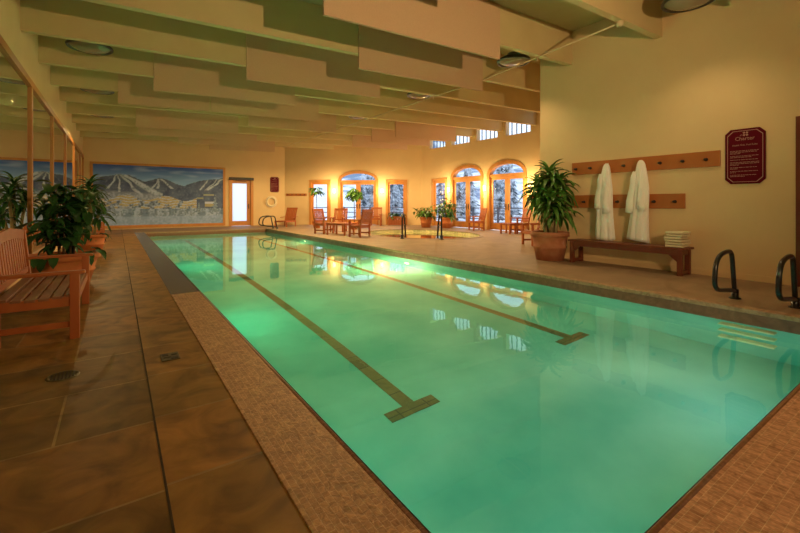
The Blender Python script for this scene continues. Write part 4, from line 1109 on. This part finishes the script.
# ------------------------------------------------------------------ lights
def light(kind, name, loc, col, power, size=0.1, target=None, spot=None, blend=0.6):
    d = bpy.data.lights.new(name, kind); d.color = col; d.energy = power
    if kind == 'AREA': d.shape = 'DISK'; d.size = size
    else: d.shadow_soft_size = size
    if kind == 'SPOT': d.spot_size = spot; d.spot_blend = blend
    o = bpy.data.objects.new(name, d); COL.objects.link(o); o.location = loc
    if target is not None: o.rotation_euler = (Vector(target) - Vector(loc)).to_track_quat('-Z', 'Y').to_euler()
    return o
WARM = (1.0, 0.69, 0.30)
for i, p in enumerate(SC): light('POINT', 'sconce_light', p, WARM, 80, 0.0)
light('SPOT', 'photo_lamp', (3.2, -1.0, 2.3), (1.0, 0.66, 0.32), 830, 0.04, (4.3, 7.6, 4.2), math.radians(135), 1.0)
for x, y, e in ((7.08, 2.55, 60), (7.25, 6.0, 75)): light('SPOT', 'ceiling_fill_light', (x, y, zb(x) - 0.05), (1.0, 0.70, 0.36), e, 0.0, (x, y, 0), math.radians(125), 0.9)  # added fill for the robes and near wall; the dishes themselves are unlit
light('SPOT', 'rear_fill_light', (2.4, -1.0, 4.02), (1.0, 0.66, 0.32), 190, 0.3, (2.6, -0.2, 0), math.radians(140), 0.9)  # added fill for the near deck and coping, no fixture here
for y, e in ((9.45, 250), (13.0, 560), (16.5, 820)): light('SPOT', 'ceiling_fill_light', (7.25, y, zb(7.25) - 0.33), (1.0, 0.69, 0.29), e, 0.0, (7.25, y, 0), math.radians(174), 0.3)  # added fill for the far walls, hung below unlit dishes
for y, e in ((9.6, 14), (13.13, 30), (16.7, 130)): light('SPOT', 'ceiling_fill_light', (-0.42, y, zb(-.42) - 0.33), (1.0, 0.70, 0.31), e, 0.0, (-0.42, y, 0), math.radians(172), 0.5)  # same added fill along the left row of unlit dishes
# underwater lamps, plus added tint lights on the near wall
light('POINT', 'pool_light', (PX1 - 0.42, 8.2, -0.95), (1.0, 0.86, 0.40), 135, 0.0)
light('POINT', 'pool_light', (PX1 - 0.42, 14.7, -0.95), (1.0, 0.84, 0.40), 24, 0.0)
for y, c, e in ((2.6, (0.08, 1.0, 0.62), 3.5), (6.0, (0.0, 1.0, 0.50), 18), (11.0, (0.0, 1.0, 0.48), 22), (16.0, (0.02, 1.0, 0.46), 16)):
    light('AREA', 'pool_light', (PX0 + 0.03, y, -0.45), c, e, 0.25, (PX0 + 3, y, -0.30))
light('AREA', 'pool_light', (2.0, PY0 + 0.03, -0.45), (0.30, 0.95, 1.0), 4, 0.25, (2.0, PY0 + 3, -0.30))  # added unseen light, turns the near water teal
light('AREA', 'pool_light', (4.3, PY0 + 0.03, -0.40), (0.80, 0.95, 1.0), 11, 0.25, (4.3, PY0 + 3, -0.25))  # second added unseen light, brightens the near right water
light('POINT', 'spa_light', (9.9, 12.9, -0.5), (1.0, 0.88, 0.42), 30, 0.0)

w = bpy.data.worlds.new('daylight'); scene.world = w; w.use_nodes = True
bg = w.node_tree.nodes['Background']; bg.inputs['Color'].default_value = (0.70, 0.83, 1.0, 1); bg.inputs['Strength'].default_value = 1.85

# ------------------------------------------------------------------ camera
cd = bpy.data.cameras.new('camera'); cam = bpy.data.objects.new('camera', cd); COL.objects.link(cam)
cd.sensor_width = 36; cd.lens = 36 * 407 / 800; cd.shift_y = -63 / 800; cd.clip_start = 0.05; cd.clip_end = 300
cam.location = (0, 0, 1.2); cam.rotation_euler = (PI / 2, 0, -math.radians(34.8))
scene.camera = cam
vs = scene.view_settings
scene.display_settings.display_device = 'sRGB'
vs.view_transform = 'Standard'; vs.look = 'None'; vs.exposure = 0.0; vs.gamma = 1.0; vs.use_curve_mapping = False
scene.cycles.use_denoising = True
